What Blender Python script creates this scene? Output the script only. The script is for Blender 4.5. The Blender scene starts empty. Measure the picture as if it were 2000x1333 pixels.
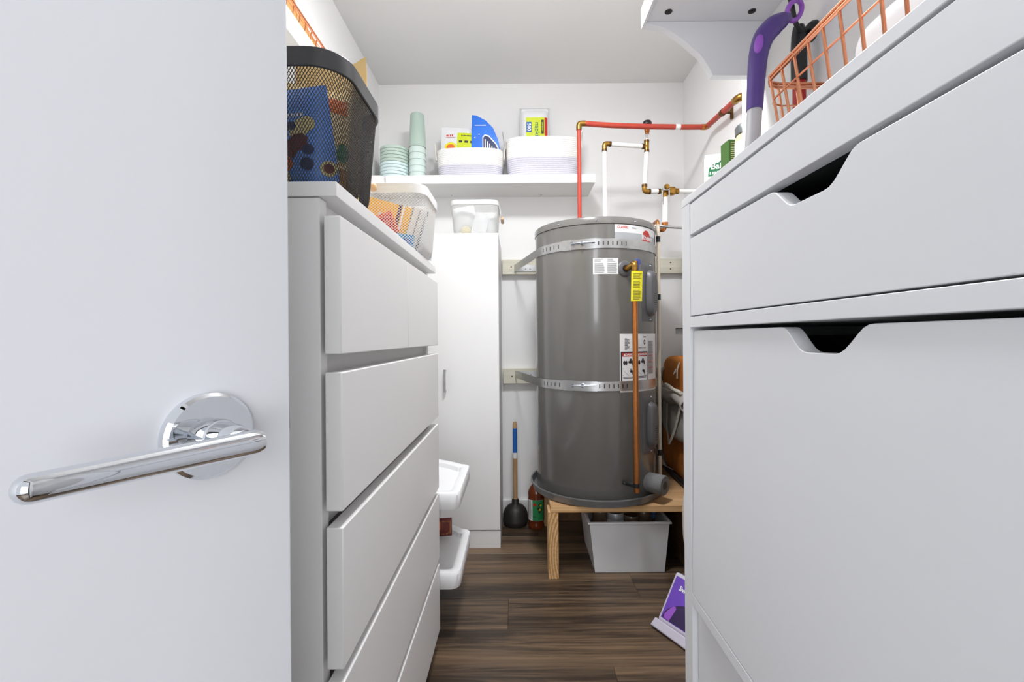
import bpy, bmesh, math, random
from mathutils import Vector, Matrix
R = math.radians
random.seed(7)
S = bpy.context.scene
C = S.collection

# ------------------------------------------------------------------ camera
cam_d = bpy.data.cameras.new('camera')
cam_d.lens = 16.0
cam_d.sensor_width = 36.0
cam_d.shift_x = -0.005
cam_d.shift_y = -0.00325
cam_d.clip_start = 0.01
cam = bpy.data.objects.new('camera', cam_d)
C.objects.link(cam)
cam.location = (0, 0, 1.0)
cam.rotation_euler = (R(90), R(0.45), 0)
S.camera = cam

# ------------------------------------------------------------------ world (bright hallway behind the doorway)
W = bpy.data.worlds.new('world')
S.world = W
W.use_nodes = True
wb = W.node_tree.nodes['Background']
wb.inputs[0].default_value = (0.93, 0.96, 1.0, 1)
wb.inputs[1].default_value = 0.65
S.view_settings.view_transform = 'Standard'
S.view_settings.look = 'None'
S.view_settings.gamma = 1.0
S.view_settings.use_curve_mapping = False
S.view_settings.exposure = 0.3
LAMP_POWER = 12.0
HALL_FILL_POWER = 42.0

hl = bpy.data.lights.new('hallway_fill_light', 'AREA')  # added frontal fill behind the camera, not a known window
hl.shape = 'RECTANGLE'
hl.size = 1.5
hl.size_y = 1.7
hl.energy = HALL_FILL_POWER
hl.color = (0.95, 0.97, 1.0)
hlo = bpy.data.objects.new('hallway_fill_light', hl)
C.objects.link(hlo)
hlo.location = (0.30, -1.9, 1.25)
hlo.rotation_euler = (R(90), 0, R(4))

# ------------------------------------------------------------------ materials
def lin(c):
    return tuple(((x / 255.0) / 12.92) if x / 255.0 <= 0.04045 else (((x / 255.0) + 0.055) / 1.055) ** 2.4 for x in c) + (1,)

def mat(name, rgb, rough=0.5, metal=0.0, var=0.04, nscale=6.0, bump=0.0, bscale=200.0, coat=0.0, trans=0.0, alpha=1.0, spec=0.5, emit=0.0):
    m = bpy.data.materials.new(name)
    m.use_nodes = True
    nt = m.node_tree
    b = nt.nodes['Principled BSDF']
    col = lin(rgb)
    tc = nt.nodes.new('ShaderNodeTexCoord')
    n = nt.nodes.new('ShaderNodeTexNoise')
    n.inputs['Scale'].default_value = nscale
    n.inputs['Detail'].default_value = 3
    nt.links.new(tc.outputs['Object'], n.inputs['Vector'])
    rmp = nt.nodes.new('ShaderNodeValToRGB')
    rmp.color_ramp.elements[0].position = 0.3
    rmp.color_ramp.elements[1].position = 0.7
    rmp.color_ramp.elements[0].color = tuple(max(0, x * (1 - var)) for x in col[:3]) + (1,)
    rmp.color_ramp.elements[1].color = tuple(min(1, x * (1 + var)) for x in col[:3]) + (1,)
    nt.links.new(n.outputs['Fac'], rmp.inputs['Fac'])
    nt.links.new(rmp.outputs['Color'], b.inputs['Base Color'])
    b.inputs['Roughness'].default_value = rough
    b.inputs['Metallic'].default_value = metal
    b.inputs['Specular IOR Level'].default_value = spec
    b.inputs['Coat Weight'].default_value = coat
    b.inputs['Coat Roughness'].default_value = 0.08
    b.inputs['Transmission Weight'].default_value = trans
    b.inputs['Alpha'].default_value = alpha
    if emit:
        b.inputs['Emission Color'].default_value = col
        b.inputs['Emission Strength'].default_value = emit
    if bump:
        n2 = nt.nodes.new('ShaderNodeTexNoise')
        n2.inputs['Scale'].default_value = bscale
        nt.links.new(tc.outputs['Object'], n2.inputs['Vector'])
        bp = nt.nodes.new('ShaderNodeBump')
        bp.inputs['Strength'].default_value = bump
        bp.inputs['Distance'].default_value = 0.002
        nt.links.new(n2.outputs['Fac'], bp.inputs['Height'])
        nt.links.new(bp.outputs['Normal'], b.inputs['Normal'])
    return m

def wood(name, c0, c1, scale=(2, 30, 30), rough=0.6, dist=2.0, rand=0.0, bump=0.15, knots=False):
    """Long grain: noise stretched along one axis, with optional per-piece offset."""
    m = bpy.data.materials.new(name)
    m.use_nodes = True
    nt = m.node_tree
    L = nt.links
    b = nt.nodes['Principled BSDF']
    tc = nt.nodes.new('ShaderNodeTexCoord')
    oi = nt.nodes.new('ShaderNodeObjectInfo')
    vm = nt.nodes.new('ShaderNodeVectorMath')
    vm.operation = 'SCALE'
    cx = nt.nodes.new('ShaderNodeCombineXYZ')
    for i in range(3):
        L.new(oi.outputs['Random'], cx.inputs[i])
    L.new(cx.outputs[0], vm.inputs[0])
    vm.inputs['Scale'].default_value = 37.0
    add = nt.nodes.new('ShaderNodeVectorMath')
    L.new(tc.outputs['Object'], add.inputs[0])
    L.new(vm.outputs[0], add.inputs[1])
    mp = nt.nodes.new('ShaderNodeMapping')
    mp.inputs['Scale'].default_value = scale
    L.new(add.outputs[0], mp.inputs['Vector'])
    n = nt.nodes.new('ShaderNodeTexNoise')
    n.inputs['Scale'].default_value = 1.0
    n.inputs['Detail'].default_value = 8
    n.inputs['Roughness'].default_value = 0.65
    n.inputs['Distortion'].default_value = dist
    L.new(mp.outputs[0], n.inputs['Vector'])
    n2 = nt.nodes.new('ShaderNodeTexNoise')
    n2.inputs['Scale'].default_value = 0.35
    n2.inputs['Detail'].default_value = 4
    L.new(mp.outputs[0], n2.inputs['Vector'])
    mx = nt.nodes.new('ShaderNodeMath')
    mx.operation = 'ADD'
    L.new(n.outputs['Fac'], mx.inputs[0])
    L.new(n2.outputs['Fac'], mx.inputs[1])
    m2 = nt.nodes.new('ShaderNodeMath')
    m2.operation = 'MULTIPLY'
    m2.inputs[1].default_value = 0.5
    L.new(mx.outputs[0], m2.inputs[0])
    last = m2.outputs[0]
    if rand:
        ra = nt.nodes.new('ShaderNodeMath')
        ra.operation = 'MULTIPLY_ADD'
        ra.inputs[1].default_value = rand
        ra.inputs[2].default_value = -rand / 2
        L.new(oi.outputs['Random'], ra.inputs[0])
        a2 = nt.nodes.new('ShaderNodeMath')
        L.new(last, a2.inputs[0])
        L.new(ra.outputs[0], a2.inputs[1])
        last = a2.outputs[0]
    rp = nt.nodes.new('ShaderNodeValToRGB')
    e = rp.color_ramp.elements
    e[0].position = 0.36 if not knots else 0.40
    e[1].position = 0.64 if not knots else 0.60
    e[0].color = lin(c0)
    e[1].color = lin(c1)
    L.new(last, rp.inputs['Fac'])
    L.new(rp.outputs['Color'], b.inputs['Base Color'])
    b.inputs['Roughness'].default_value = rough
    bp = nt.nodes.new('ShaderNodeBump')
    bp.inputs['Strength'].default_value = bump
    bp.inputs['Distance'].default_value = 0.001
    L.new(n.outputs['Fac'], bp.inputs['Height'])
    L.new(bp.outputs['Normal'], b.inputs['Normal'])
    return m

def endgrain(name, c0, c1, center, rings):
    m = bpy.data.materials.new(name)
    m.use_nodes = True
    nt = m.node_tree
    L = nt.links
    b = nt.nodes['Principled BSDF']
    tc = nt.nodes.new('ShaderNodeTexCoord')
    mp = nt.nodes.new('ShaderNodeMapping')
    mp.inputs['Location'].default_value = (-center[0], 0, -center[2])
    L.new(tc.outputs['Object'], mp.inputs['Vector'])
    mp2 = nt.nodes.new('ShaderNodeMapping')
    mp2.inputs['Scale'].default_value = (1.0, 0.05, 0.32)
    L.new(mp.outputs[0], mp2.inputs['Vector'])
    w = nt.nodes.new('ShaderNodeTexWave')
    w.wave_type = 'RINGS'
    w.rings_direction = 'Y'
    w.inputs['Scale'].default_value = rings
    w.inputs['Distortion'].default_value = 2.5
    w.inputs['Detail'].default_value = 2
    w.inputs['Detail Scale'].default_value = 12
    L.new(mp2.outputs[0], w.inputs['Vector'])
    rp = nt.nodes.new('ShaderNodeValToRGB')
    rp.color_ramp.elements[0].color = lin(c0)
    rp.color_ramp.elements[1].color = lin(c1)
    L.new(w.outputs['Fac'], rp.inputs['Fac'])
    L.new(rp.outputs['Color'], b.inputs['Base Color'])
    b.inputs['Roughness'].default_value = 0.75
    return m

M = {}
M['wall'] = mat('wall_paint', (242, 241, 240), 0.85, var=0.012, nscale=2, bump=0.05, bscale=260)
M['ceil'] = mat('ceiling_paint', (236, 235, 233), 0.9, var=0.01, nscale=2, bump=0.05, bscale=220)
M['trim'] = mat('trim_paint', (238, 238, 238), 0.45, var=0.01)
M['door'] = mat('door_paint', (212, 213, 217), 0.5, var=0.01, nscale=2, bump=0.02, bscale=150)
M['lam'] = mat('white_laminate', (230, 229, 228), 0.42, var=0.01, nscale=3)
M['lam2'] = mat('cool_white_laminate', (238, 239, 242), 0.4, var=0.01, nscale=3)
M['shelfw'] = mat('shelf_foil', (242, 241, 238), 0.4, var=0.01)
M['dark'] = mat('shaded_drawer_inside', (38, 38, 40), 0.7, var=0.1)  # charcoal colour stands in for the shade inside the closed drawer unit
M['chrome'] = mat('polished_chrome', (225, 228, 232), 0.04, 1.0, var=0.01)
M['steel'] = mat('galvanised_steel', (190, 190, 190), 0.33, 1.0, var=0.08, nscale=40)
M['zinc'] = mat('zinc_bolt', (196, 204, 216), 0.25, 1.0, var=0.05)
M['tank'] = mat('grey_tank_enamel', (114, 112, 108), 0.2, var=0.03, nscale=3, coat=0.4)
M['tankd'] = mat('dark_grey_plastic', (98, 98, 100), 0.38, var=0.03)
M['pan'] = mat('pan_metal', (128, 129, 130), 0.35, 0.35, var=0.1, nscale=20)
M['black'] = mat('black_rubber', (34, 31, 29), 0.5, var=0.1)
M['blackp'] = mat('black_plastic', (28, 28, 30), 0.4, var=0.1)
M['blackm'] = mat('black_wire', (46, 44, 42), 0.35, 0.3, var=0.05)
M['rimb'] = mat('charcoal_rim', (72, 72, 74), 0.3, 0.2, var=0.05)
M['whitem'] = mat('white_wire', (226, 226, 224), 0.4, var=0.02)
M['whitep'] = mat('white_plastic', (240, 240, 241), 0.35, var=0.01)
M['greyp'] = mat('pale_grey_plastic', (232, 233, 236), 0.4, var=0.01)
M['beech'] = mat('beech_grip', (214, 178, 138), 0.5, var=0.1, nscale=40)
M['redpipe'] = mat('red_pipe', (184, 66, 50), 0.4, var=0.06, nscale=30)
M['whitepipe'] = mat('white_pipe', (240, 239, 236), 0.35, var=0.02)
M['cream'] = mat('cream_pipe', (222, 210, 190), 0.4, var=0.04)
M['brass'] = mat('brass', (172, 130, 62), 0.28, 1.0, var=0.15, nscale=60)
M['brassd'] = mat('aged_brass_ring', (104, 76, 44), 0.4, 0.8, var=0.2, nscale=60)
M['copper'] = mat('copper_tube', (194, 124, 70), 0.28, 1.0, var=0.12, nscale=25)
M['rose'] = mat('rose_gold_wire', (222, 152, 116), 0.2, 1.0, var=0.05)
M['purple'] = mat('purple_plastic', (86, 62, 140), 0.32, var=0.04)
M['lilac'] = mat('lilac_plastic', (160, 92, 206), 0.32, var=0.04)
M['greypole'] = mat('grey_pole', (200, 200, 204), 0.35, 0.3, var=0.02)
M['redpole'] = mat('red_pole', (176, 28, 26), 0.3, var=0.05)
M['rope'] = mat('white_cotton_rope', (244, 243, 240), 0.9, var=0.03, nscale=120, bump=0.6, bscale=500)
M['rope2'] = mat('lavender_grey_rope', (214, 212, 222), 0.9, var=0.04, nscale=120, bump=0.6, bscale=500)
M['leather'] = mat('cream_leather', (236, 230, 220), 0.6, var=0.03)
M['sage'] = mat('sage_plastic', (188, 206, 194), 0.4, var=0.02)
M['aqua'] = mat('pale_aqua_plastic', (214, 232, 232), 0.4, var=0.02)
M['cup'] = mat('sage_cup', (182, 202, 190), 0.35, var=0.02)
M['cupl'] = mat('pale_sage_cup', (212, 228, 222), 0.35, var=0.02)
M['label'] = mat('label_paper', (236, 236, 236), 0.45, var=0.02)
M['labelg'] = mat('label_silver', (176, 178, 182), 0.35, 0.3, var=0.05)
M['ink'] = mat('black_ink', (48, 48, 50), 0.6, var=0.05)
M['inkg'] = mat('grey_ink', (140, 140, 142), 0.6, var=0.05)
M['inkr'] = mat('red_ink', (196, 44, 36), 0.5, var=0.04)
M['inkb'] = mat('blue_ink', (30, 96, 180), 0.5, var=0.04)
M['inkw'] = mat('white_ink', (244, 244, 244), 0.5, var=0.02)
M['inkg2'] = mat('green_ink', (46, 120, 78), 0.5, var=0.05)
M['lime'] = mat('lime_print', (208, 220, 30), 0.45, var=0.04)
M['yellow'] = mat('yellow_tag', (232, 220, 28), 0.45, var=0.03)
M['orangep'] = mat('orange_print', (226, 112, 40), 0.5, var=0.06)
M['bluebag'] = mat('blue_foil_bag', (106, 156, 238), 0.35, var=0.1, nscale=15)
M['blue2'] = mat('bright_blue_bag', (38, 116, 226), 0.3, var=0.08, nscale=15)
M['navy'] = mat('navy_print', (24, 40, 92), 0.4, var=0.1)
M['kraft'] = mat('kraft_paper', (232, 200, 138), 0.75, var=0.06, nscale=18, bump=0.3, bscale=60)
M['kraftd'] = mat('kraft_brown', (186, 126, 64), 0.7, var=0.08, nscale=18)
M['cranb'] = mat('dried_cranberry', (104, 34, 26), 0.45, var=0.3, nscale=80)
M['cashew'] = mat('cashew_print', (222, 208, 148), 0.5, var=0.1)
M['silverbag'] = mat('silver_grey_bag', (168, 168, 172), 0.3, 0.4, var=0.15, nscale=20)
M['clear'] = mat('clear_plastic_film', (240, 242, 244), 0.15, var=0.02, alpha=0.45)
M['frost'] = mat('frosted_plastic_film', (240, 241, 243), 0.25, var=0.03, nscale=25, alpha=0.85)
M['snack_y'] = mat('yellow_snack_box', (246, 182, 20), 0.5, var=0.08)
M['snack_o'] = mat('orange_snack_box', (230, 84, 20), 0.5, var=0.08)
M['snack_b'] = mat('blue_snack_box', (48, 150, 204), 0.5, var=0.08)
M['snack_p'] = mat('plum_print', (96, 50, 74), 0.5, var=0.08)
M['snack_w'] = mat('white_snack_box', (226, 222, 216), 0.5, var=0.05)
M['ply'] = wood('plywood_face', (176, 132, 88), (218, 180, 134), (3, 30, 30), 0.6)
M['plye'] = wood('plywood_edge', (168, 116, 66), (226, 188, 136), (2, 10, 160), 0.7, dist=0.6)
M['post'] = endgrain('pine_end_grain', (178, 130, 78), (222, 184, 132), (-0.262, 0, 0.10), 30)
M['postside'] = wood('pine_side', (196, 150, 100), (226, 188, 140), (30, 30, 3), 0.65)
M['panelb'] = wood('brown_stained_panel', (88, 62, 40), (128, 92, 58), (20, 3, 20), 0.6)
M['lumber'] = wood('pale_lumber', (206, 202, 184), (228, 224, 208), (2, 30, 60), 0.8)
M['handlew'] = wood('plunger_handle_wood', (164, 128, 88), (196, 160, 116), (40, 40, 4), 0.6)
M['floor'] = wood('brown_vinyl_plank', (56, 44, 34), (128, 104, 80), (1.3, 30, 10), 0.42, dist=2.6, rand=0.14, bump=0.1, knots=True)
M['subfloor'] = mat('subfloor_dark', (40, 33, 28), 0.9)
M['amber'] = mat('amber_vinegar', (112, 48, 16), 0.08, var=0.1, coat=0.5)
M['amber2'] = mat('amber_clear', (156, 96, 40), 0.06, var=0.05, trans=0.5)
M['foam'] = mat('grey_pipe_foam', (122, 122, 122), 0.95, var=0.12, nscale=80, bump=0.8, bscale=300)
M['bporange'] = mat('orange_canvas', (200, 120, 40), 0.85, var=0.1, nscale=12, bump=0.4, bscale=500)
M['bpgrey'] = mat('warm_grey_canvas', (176, 170, 162), 0.85, var=0.06, nscale=12, bump=0.4, bscale=500)
M['bpdark'] = mat('dark_grey_webbing', (86, 86, 86), 0.85, var=0.08, bump=0.4, bscale=400)
M['strapw'] = mat('cream_webbing', (226, 220, 208), 0.8, var=0.05, bump=0.4, bscale=400)
M['jarglass'] = mat('smoky_jar', (92, 76, 62), 0.12, var=0.2, nscale=30, coat=0.5)
M['jarlid'] = mat('grey_jar_lid', (108, 112, 112), 0.35, 0.6, var=0.1)
M['jarcream'] = mat('cream_jar', (206, 190, 150), 0.3, var=0.08)
M['bluecap'] = mat('blue_cap', (96, 136, 196), 0.4, var=0.05)
M['greenbox'] = mat('green_carton', (54, 92, 30), 0.5, var=0.08)
M['greenlab'] = mat('green_bottle_label', (42, 150, 84), 0.45, var=0.05)
M['tanhoop'] = mat('tan_rattan', (186, 138, 78), 0.5, var=0.15, nscale=50)
M['lampglow'] = mat('lamp_diffuser', (250, 252, 255), 0.5, emit=30.0)
M['pkgpurple'] = mat('purple_package_print', (112, 70, 190), 0.3, var=0.12, nscale=8)
M['pkgdark'] = mat('dark_purple_print', (56, 38, 84), 0.35, var=0.12, nscale=12)
M['pkgfilm'] = mat('package_film', (214, 208, 224), 0.25, var=0.05)

# ------------------------------------------------------------------ mesh builder
ORG = {}
class MB:
    def __init__(s):
        s.v = []; s.f = []; s.m = []
    def _a(s, vs, fs, m):
        o = len(s.v)
        s.v += [tuple(p) for p in vs]
        s.f += [tuple(i + o for i in f) for f in fs]
        s.m += [m] * len(fs)
        return s
    def box(s, x0, x1, y0, y1, z0, z1, m=0):
        vs = [(x0,y0,z0),(x1,y0,z0),(x1,y1,z0),(x0,y1,z0),(x0,y0,z1),(x1,y0,z1),(x1,y1,z1),(x0,y1,z1)]
        return s._a(vs, [(0,3,2,1),(4,5,6,7),(0,1,5,4),(1,2,6,5),(2,3,7,6),(3,0,4,7)], m)
    def poly(s, pts, m=0):
        return s._a(pts, [tuple(range(len(pts)))], m)
    def prism(s, pts, axis, a, b, m=0):
        """pts are 2D in the plane across `axis`: x->(y,z) y->(x,z) z->(x,y)."""
        def mk(p, t):
            return {'x': (t, p[0], p[1]), 'y': (p[0], t, p[1]), 'z': (p[0], p[1], t)}[axis]
        n = len(pts)
        vs = [mk(p, a) for p in pts] + [mk(p, b) for p in pts]
        fs = [tuple(range(n)), tuple(range(2 * n - 1, n - 1, -1))]
        fs += [(i, (i + 1) % n, (i + 1) % n + n, i + n) for i in range(n)]
        return s._a(vs, fs, m)
    def tube(s, path, r, n=12, m=0, closed=False, sq=1.0, up=None):
        P = [Vector(p) for p in path]
        k = len(P)
        rr = r if isinstance(r, (list, tuple)) else [r] * k
        T = []
        for i in range(k):
            if closed:
                t = P[(i + 1) % k] - P[i - 1]
            else:
                t = P[min(i + 1, k - 1)] - P[max(i - 1, 0)]
            T.append(t.normalized())
        u = Vector(up) if up else (Vector((0, 0, 1)) if abs(T[0].z) < 0.9 else Vector((1, 0, 0)))
        u = (u - T[0] * u.dot(T[0])).normalized()
        vs = []
        for i in range(k):
            u = (u - T[i] * u.dot(T[i])).normalized()
            w = T[i].cross(u)
            for j in range(n):
                a = 2 * math.pi * j / n
                vs.append(P[i] + (u * math.cos(a) + w * (math.sin(a) * sq)) * rr[i])
        fs = []
        for i in range(k if closed else k - 1):
            i2 = (i + 1) % k
            for j in range(n):
                j2 = (j + 1) % n
                fs.append((i * n + j, i * n + j2, i2 * n + j2, i2 * n + j))
        if not closed:
            fs.append(tuple(range(n - 1, -1, -1)))
            fs.append(tuple((k - 1) * n + j for j in range(n)))
        return s._a(vs, fs, m)
    def cyl(s, p, q, r, n=16, m=0, r2=None):
        return s.tube([p, q], [r, r if r2 is None else r2], n, m)
    def lathe(s, prof, c=(0, 0, 0), n=32, m=0, axis='z', mats=None):
        vs = []
        for (r, z) in prof:
            for j in range(n):
                a = 2 * math.pi * j / n
                x, y = r * math.cos(a), r * math.sin(a)
                p = {'z': (x, y, z), 'y': (x, z, y), 'x': (z, x, y)}[axis]
                vs.append((c[0] + p[0], c[1] + p[1], c[2] + p[2]))
        o = len(s.v)
        s.v += vs
        for i in range(len(prof) - 1):
            for j in range(n):
                j2 = (j + 1) % n
                s.f.append((o + i * n + j, o + i * n + j2, o + (i + 1) * n + j2, o + (i + 1) * n + j))
                s.m.append(mats[i] if mats else m)
        for i in (0, len(prof) - 1):
            if prof[i][0] > 1e-5:
                s.f.append(tuple(o + i * n + j for j in range(n)))
                s.m.append(mats[min(i, len(prof) - 2)] if mats else m)
        return s
    def grid(s, fn, nu, nv, m=0, cu=False, cap=False):
        vs = [fn(i / (nu if cu else nu - 1), j / (nv - 1)) for j in range(nv) for i in range(nu)]
        fs = []
        for j in range(nv - 1):
            for i in range(nu if cu else nu - 1):
                i2 = (i + 1) % nu
                fs.append((j * nu + i, j * nu + i2, (j + 1) * nu + i2, (j + 1) * nu + i))
        if cap:
            fs.append(tuple(range(nu)))
            fs.append(tuple((nv - 1) * nu + i for i in range(nu)))
        return s._a(vs, fs, m)
    def sup(s, c, h, e=0.5, nu=32, nv=20, m=0, fn=None):
        """rounded box (superellipsoid)"""
        def sp(t, p):
            return math.copysign(abs(t) ** p, t)
        def g(u, v):
            a = u * 2 * math.pi; b = (v - 0.5) * math.pi
            x = sp(math.cos(b), e) * sp(math.cos(a), e); y = sp(math.cos(b), e) * sp(math.sin(a), e); z = sp(math.sin(b), e)
            if fn: x, y, z = fn(x, y, z)
            return (c[0] + h[0] * x, c[1] + h[1] * y, c[2] + h[2] * z)
        return s.grid(g, nu, nv, m, cu=True)
    def add2d(s, data, fn, m=0):
        vs, fs = data
        return s._a([fn(x, y) for x, y in vs], fs, m)
    def build(s, name, mats, parent=None, org=None, smooth=True, bevel=0.0, seg=2, local=False, recalc=True):
        me = bpy.data.meshes.new(name)
        if parent is not None:
            o3 = Vector((0, 0, 0)) if local else ORG[parent]
        elif org is not None:
            o3 = Vector(org)
        else:
            xs = [p[0] for p in s.v]; ys = [p[1] for p in s.v]; zs = [p[2] for p in s.v]
            o3 = Vector(((min(xs) + max(xs)) / 2, (min(ys) + max(ys)) / 2, min(zs)))
        if local and parent is None:
            o3v = Vector((0, 0, 0))
        else:
            o3v = o3
        me.from_pydata([(p[0] - o3v.x, p[1] - o3v.y, p[2] - o3v.z) for p in s.v], [], s.f)
        for mm in (mats if isinstance(mats, (list, tuple)) else [mats]):
            me.materials.append(M[mm] if isinstance(mm, str) else mm)
        me.polygons.foreach_set('material_index', s.m)
        if recalc:
            bm = bmesh.new(); bm.from_mesh(me)
            bmesh.ops.recalc_face_normals(bm, faces=bm.faces)
            bm.to_mesh(me); bm.free()
        if smooth:
            me.polygons.foreach_set('use_smooth', [True] * len(me.polygons))
            me.set_sharp_from_angle(angle=R(38))
        me.update()
        o = bpy.data.objects.new(name, me)
        C.objects.link(o)
        if parent is not None:
            o.parent = parent
            ORG[o] = ORG[parent]
        else:
            o.location = o3
            ORG[o] = o3
        if bevel:
            b = o.modifiers.new('edge', 'BEVEL')
            b.width = bevel; b.segments = seg; b.limit_method = 'ANGLE'; b.angle_limit = R(40)
        return o

def tag(o, label=None, cat=None, group=None, kind=None):
    if label: o['label'] = label
    if cat: o['category'] = cat
    if group: o['group'] = group
    if kind: o['kind'] = kind
    return o

def thing(name, label, cat, loc, group=None, rot=None):
    o = bpy.data.objects.new(name, None)
    o.empty_display_size = 0.05
    C.objects.link(o)
    o.location = loc
    if rot: o.rotation_euler = rot
    ORG[o] = Vector(loc)
    return tag(o, label, cat, group)

def copy_tree(o, loc, parent=None):
    c = o.copy(); C.objects.link(c)
    if parent is not None: c.parent = parent
    else: c.location = loc
    for ch in o.children: copy_tree(ch, None, c)
    return c

def text2d(s, size, bold=0.0, align='CENTER'):
    cu = bpy.data.curves.new('lettering', 'FONT')
    cu.body = s; cu.size = size; cu.align_x = align; cu.align_y = 'CENTER'; cu.offset = bold; cu.resolution_u = 3
    o = bpy.data.objects.new('lettering', cu)
    C.objects.link(o)
    dg = bpy.context.evaluated_depsgraph_get()
    me = bpy.data.meshes.new_from_object(o.evaluated_get(dg))
    d = ([(v.co.x, v.co.y) for v in me.vertices], [tuple(p.vertices) for p in me.polygons])
    bpy.data.objects.remove(o); bpy.data.curves.remove(cu); bpy.data.meshes.remove(me)
    return d

def place2d(data, x, y, ang=0.0, sx=1.0):
    c, s_ = math.cos(ang), math.sin(ang)
    return ([(x + (a * sx) * c - b * s_, y + (a * sx) * s_ + b * c) for a, b in data[0]], data[1])

def marks2d(w_, h_, n):
    """small print too fine to read: a row of short strokes"""
    vs = []; fs = []
    st = w_ / n
    for i in range(n):
        a = -w_ / 2 + i * st; b = a + st * random.uniform(0.5, 0.8); k = len(vs)
        t_ = h_ * random.uniform(0.35, 0.5)
        vs += [(a, -h_ * 0.4), (b, -h_ * 0.4), (b, t_), (a, t_)]; fs.append((k, k + 1, k + 2, k + 3))
    return vs, fs

def rect2d(x0, x1, y0, y1, nx=1):
    vs = []; fs = []
    for i in range(nx + 1):
        x = x0 + (x1 - x0) * i / nx
        vs += [(x, y0), (x, y1)]
    for i in range(nx):
        fs.append((2 * i, 2 * i + 2, 2 * i + 3, 2 * i + 1))
    return vs, fs

def disc2d(cx, cy, rx, ry=None, n=20, a0=0.0, a1=2 * math.pi, rot=0.0):
    ry = ry or rx
    full = abs(a1 - a0) > 6.28
    vs = [(cx, cy)]
    c, s_ = math.cos(rot), math.sin(rot)
    k = n if full else n + 1
    for i in range(k):
        a = a0 + (a1 - a0) * i / n
        x, y = rx * math.cos(a), ry * math.sin(a)
        vs.append((cx + x * c - y * s_, cy + x * s_ + y * c))
    fs = [(0, i + 1, (i + 1) % k + 1 if full else i + 2) for i in range(k if full else n)]
    return vs, fs

def arcpts(c, r, a0, a1, n, plane='xz', fixed=0.0):
    out = []
    for i in range(n + 1):
        a = R(a0 + (a1 - a0) * i / n)
        x, y = c[0] + r * math.cos(a), c[1] + r * math.sin(a)
        out.append({'xz': (x, fixed, y), 'yz': (fixed, x, y), 'xy': (x, y, fixed)}[plane])
    return out

def smoothpath(P, n=6):
    """Catmull-Rom through points"""
    P = [Vector(p) for p in P]
    Q = [P[0] * 2 - P[1]] + P + [P[-1] * 2 - P[-2]]
    out = []
    for i in range(1, len(Q) - 2):
        for k in range(n):
            t = k / n
            p0, p1, p2, p3 = Q[i-1], Q[i], Q[i+1], Q[i+2]
            out.append(0.5 * ((2*p1) + (p2-p0)*t + (2*p0-5*p1+4*p2-p3)*t*t + (3*p1-p0-3*p2+p3)*t**3))
    out.append(P[-1])
    return out

def interp(vals, n):
    out = []
    for i in range(len(vals) - 1):
        for k in range(n):
            out.append(vals[i] + (vals[i+1] - vals[i]) * k / n)
    return out + [vals[-1]]

# ------------------------------------------------------------------ room shell
XL, XR, XJ, YB, YJ, YE, H = -0.7725, 0.953, 0.62, 2.58, 1.244, -0.30, 2.44
def struct(o):
    o['kind'] = 'structure'
    return o
struct(MB().box(XL - 0.1, XR + 0.1, YB, YB + 0.1, -0.03, H + 0.1).build('wall_back', 'wall'))
struct(MB().box(XL - 0.1, XL, YE, YB, -0.03, H + 0.1).build('wall_left', 'wall'))
struct(MB().box(XR, XR + 0.1, YJ, YB, -0.03, H + 0.1).build('wall_right', 'wall'))
struct(MB().box(XJ, XR + 0.1, YE, YJ, -0.03, H + 0.1).build('wall_right_projection', 'wall'))
w = MB()
w.box(XL - 0.1, -0.68, YE - 0.12, YE, -0.03, H + 0.1)
w.box(0.20, XR + 0.1, YE - 0.12, YE, -0.03, H + 0.1)
w.box(-0.68, 0.20, YE - 0.12, YE, 2.08, H + 0.1)
struct(w.build('wall_entry', 'wall'))
struct(MB().box(XL - 0.1, XR + 0.1, YE - 0.12, YB + 0.1, H, H + 0.1).build('ceiling', 'ceil'))
# low partition block behind the right-hand drawer unit, with a ledge on top
struct(MB().box(0.625, XR, YJ + 0.002, 1.62, 0, 1.50).build('wall_ledge', 'wall', bevel=0.003))
# door casing in the entry wall
t = MB()
t.box(-0.70, -0.68, YE - 0.13, YE + 0.01, 0, 2.08); t.box(0.20, 0.22, YE - 0.13, YE + 0.01, 0, 2.08); t.box(-0.70, 0.22, YE - 0.13, YE + 0.01, 2.08, 2.10)
struct(t.build('trim_1', 'trim', bevel=0.002))
for nm, a in (('baseboard_back', (XL, XR, YB - 0.012, YB, 0, 0.085)), ('baseboard_left', (XL, XL + 0.012, YE, YB - 0.012, 0, 0.085)),
              ('baseboard_right', (XR - 0.012, XR, 1.622, YB - 0.012, 0, 0.085))):
    struct(MB().box(*a).build(nm, 'trim', bevel=0.003))
fl = struct(MB().box(-1.6, 1.6, -2.2, YB + 0.1, -0.05, -0.009).build('floor', 'subfloor', org=(0, 0, 0)))
ends = {0: 0.284, 1: -0.55, 2: -0.04, 3: 0.465, 4: -0.30, 5: 0.62, 6: 0.1}
k0 = -16
for k in range(k0, 8):
    y0 = 1.38 + 0.1815 * (k - 1); y1 = y0 + 0.1815
    y1 = min(y1, YB)
    if y1 - y0 < 0.02 or y0 < -2.0: continue
    e = ends.get(k, random.uniform(-0.6, 0.6))
    cuts = [-1.6]
    x = e - 1.22 * 3
    while x < 1.6:
        if x > -1.58: cuts.append(x)
        x += 1.22
    cuts.append(1.6)
    for a, b in zip(cuts[:-1], cuts[1:]):
        if b - a < 0.03: continue
        p = MB().box(a + 0.0004, b - 0.0004, y0 + 0.0004, y1 - 0.0004, -0.009, 0.0)
        pl = p.build('plank', 'floor', parent=fl, smooth=False, bevel=0.0007, seg=1)

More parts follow.
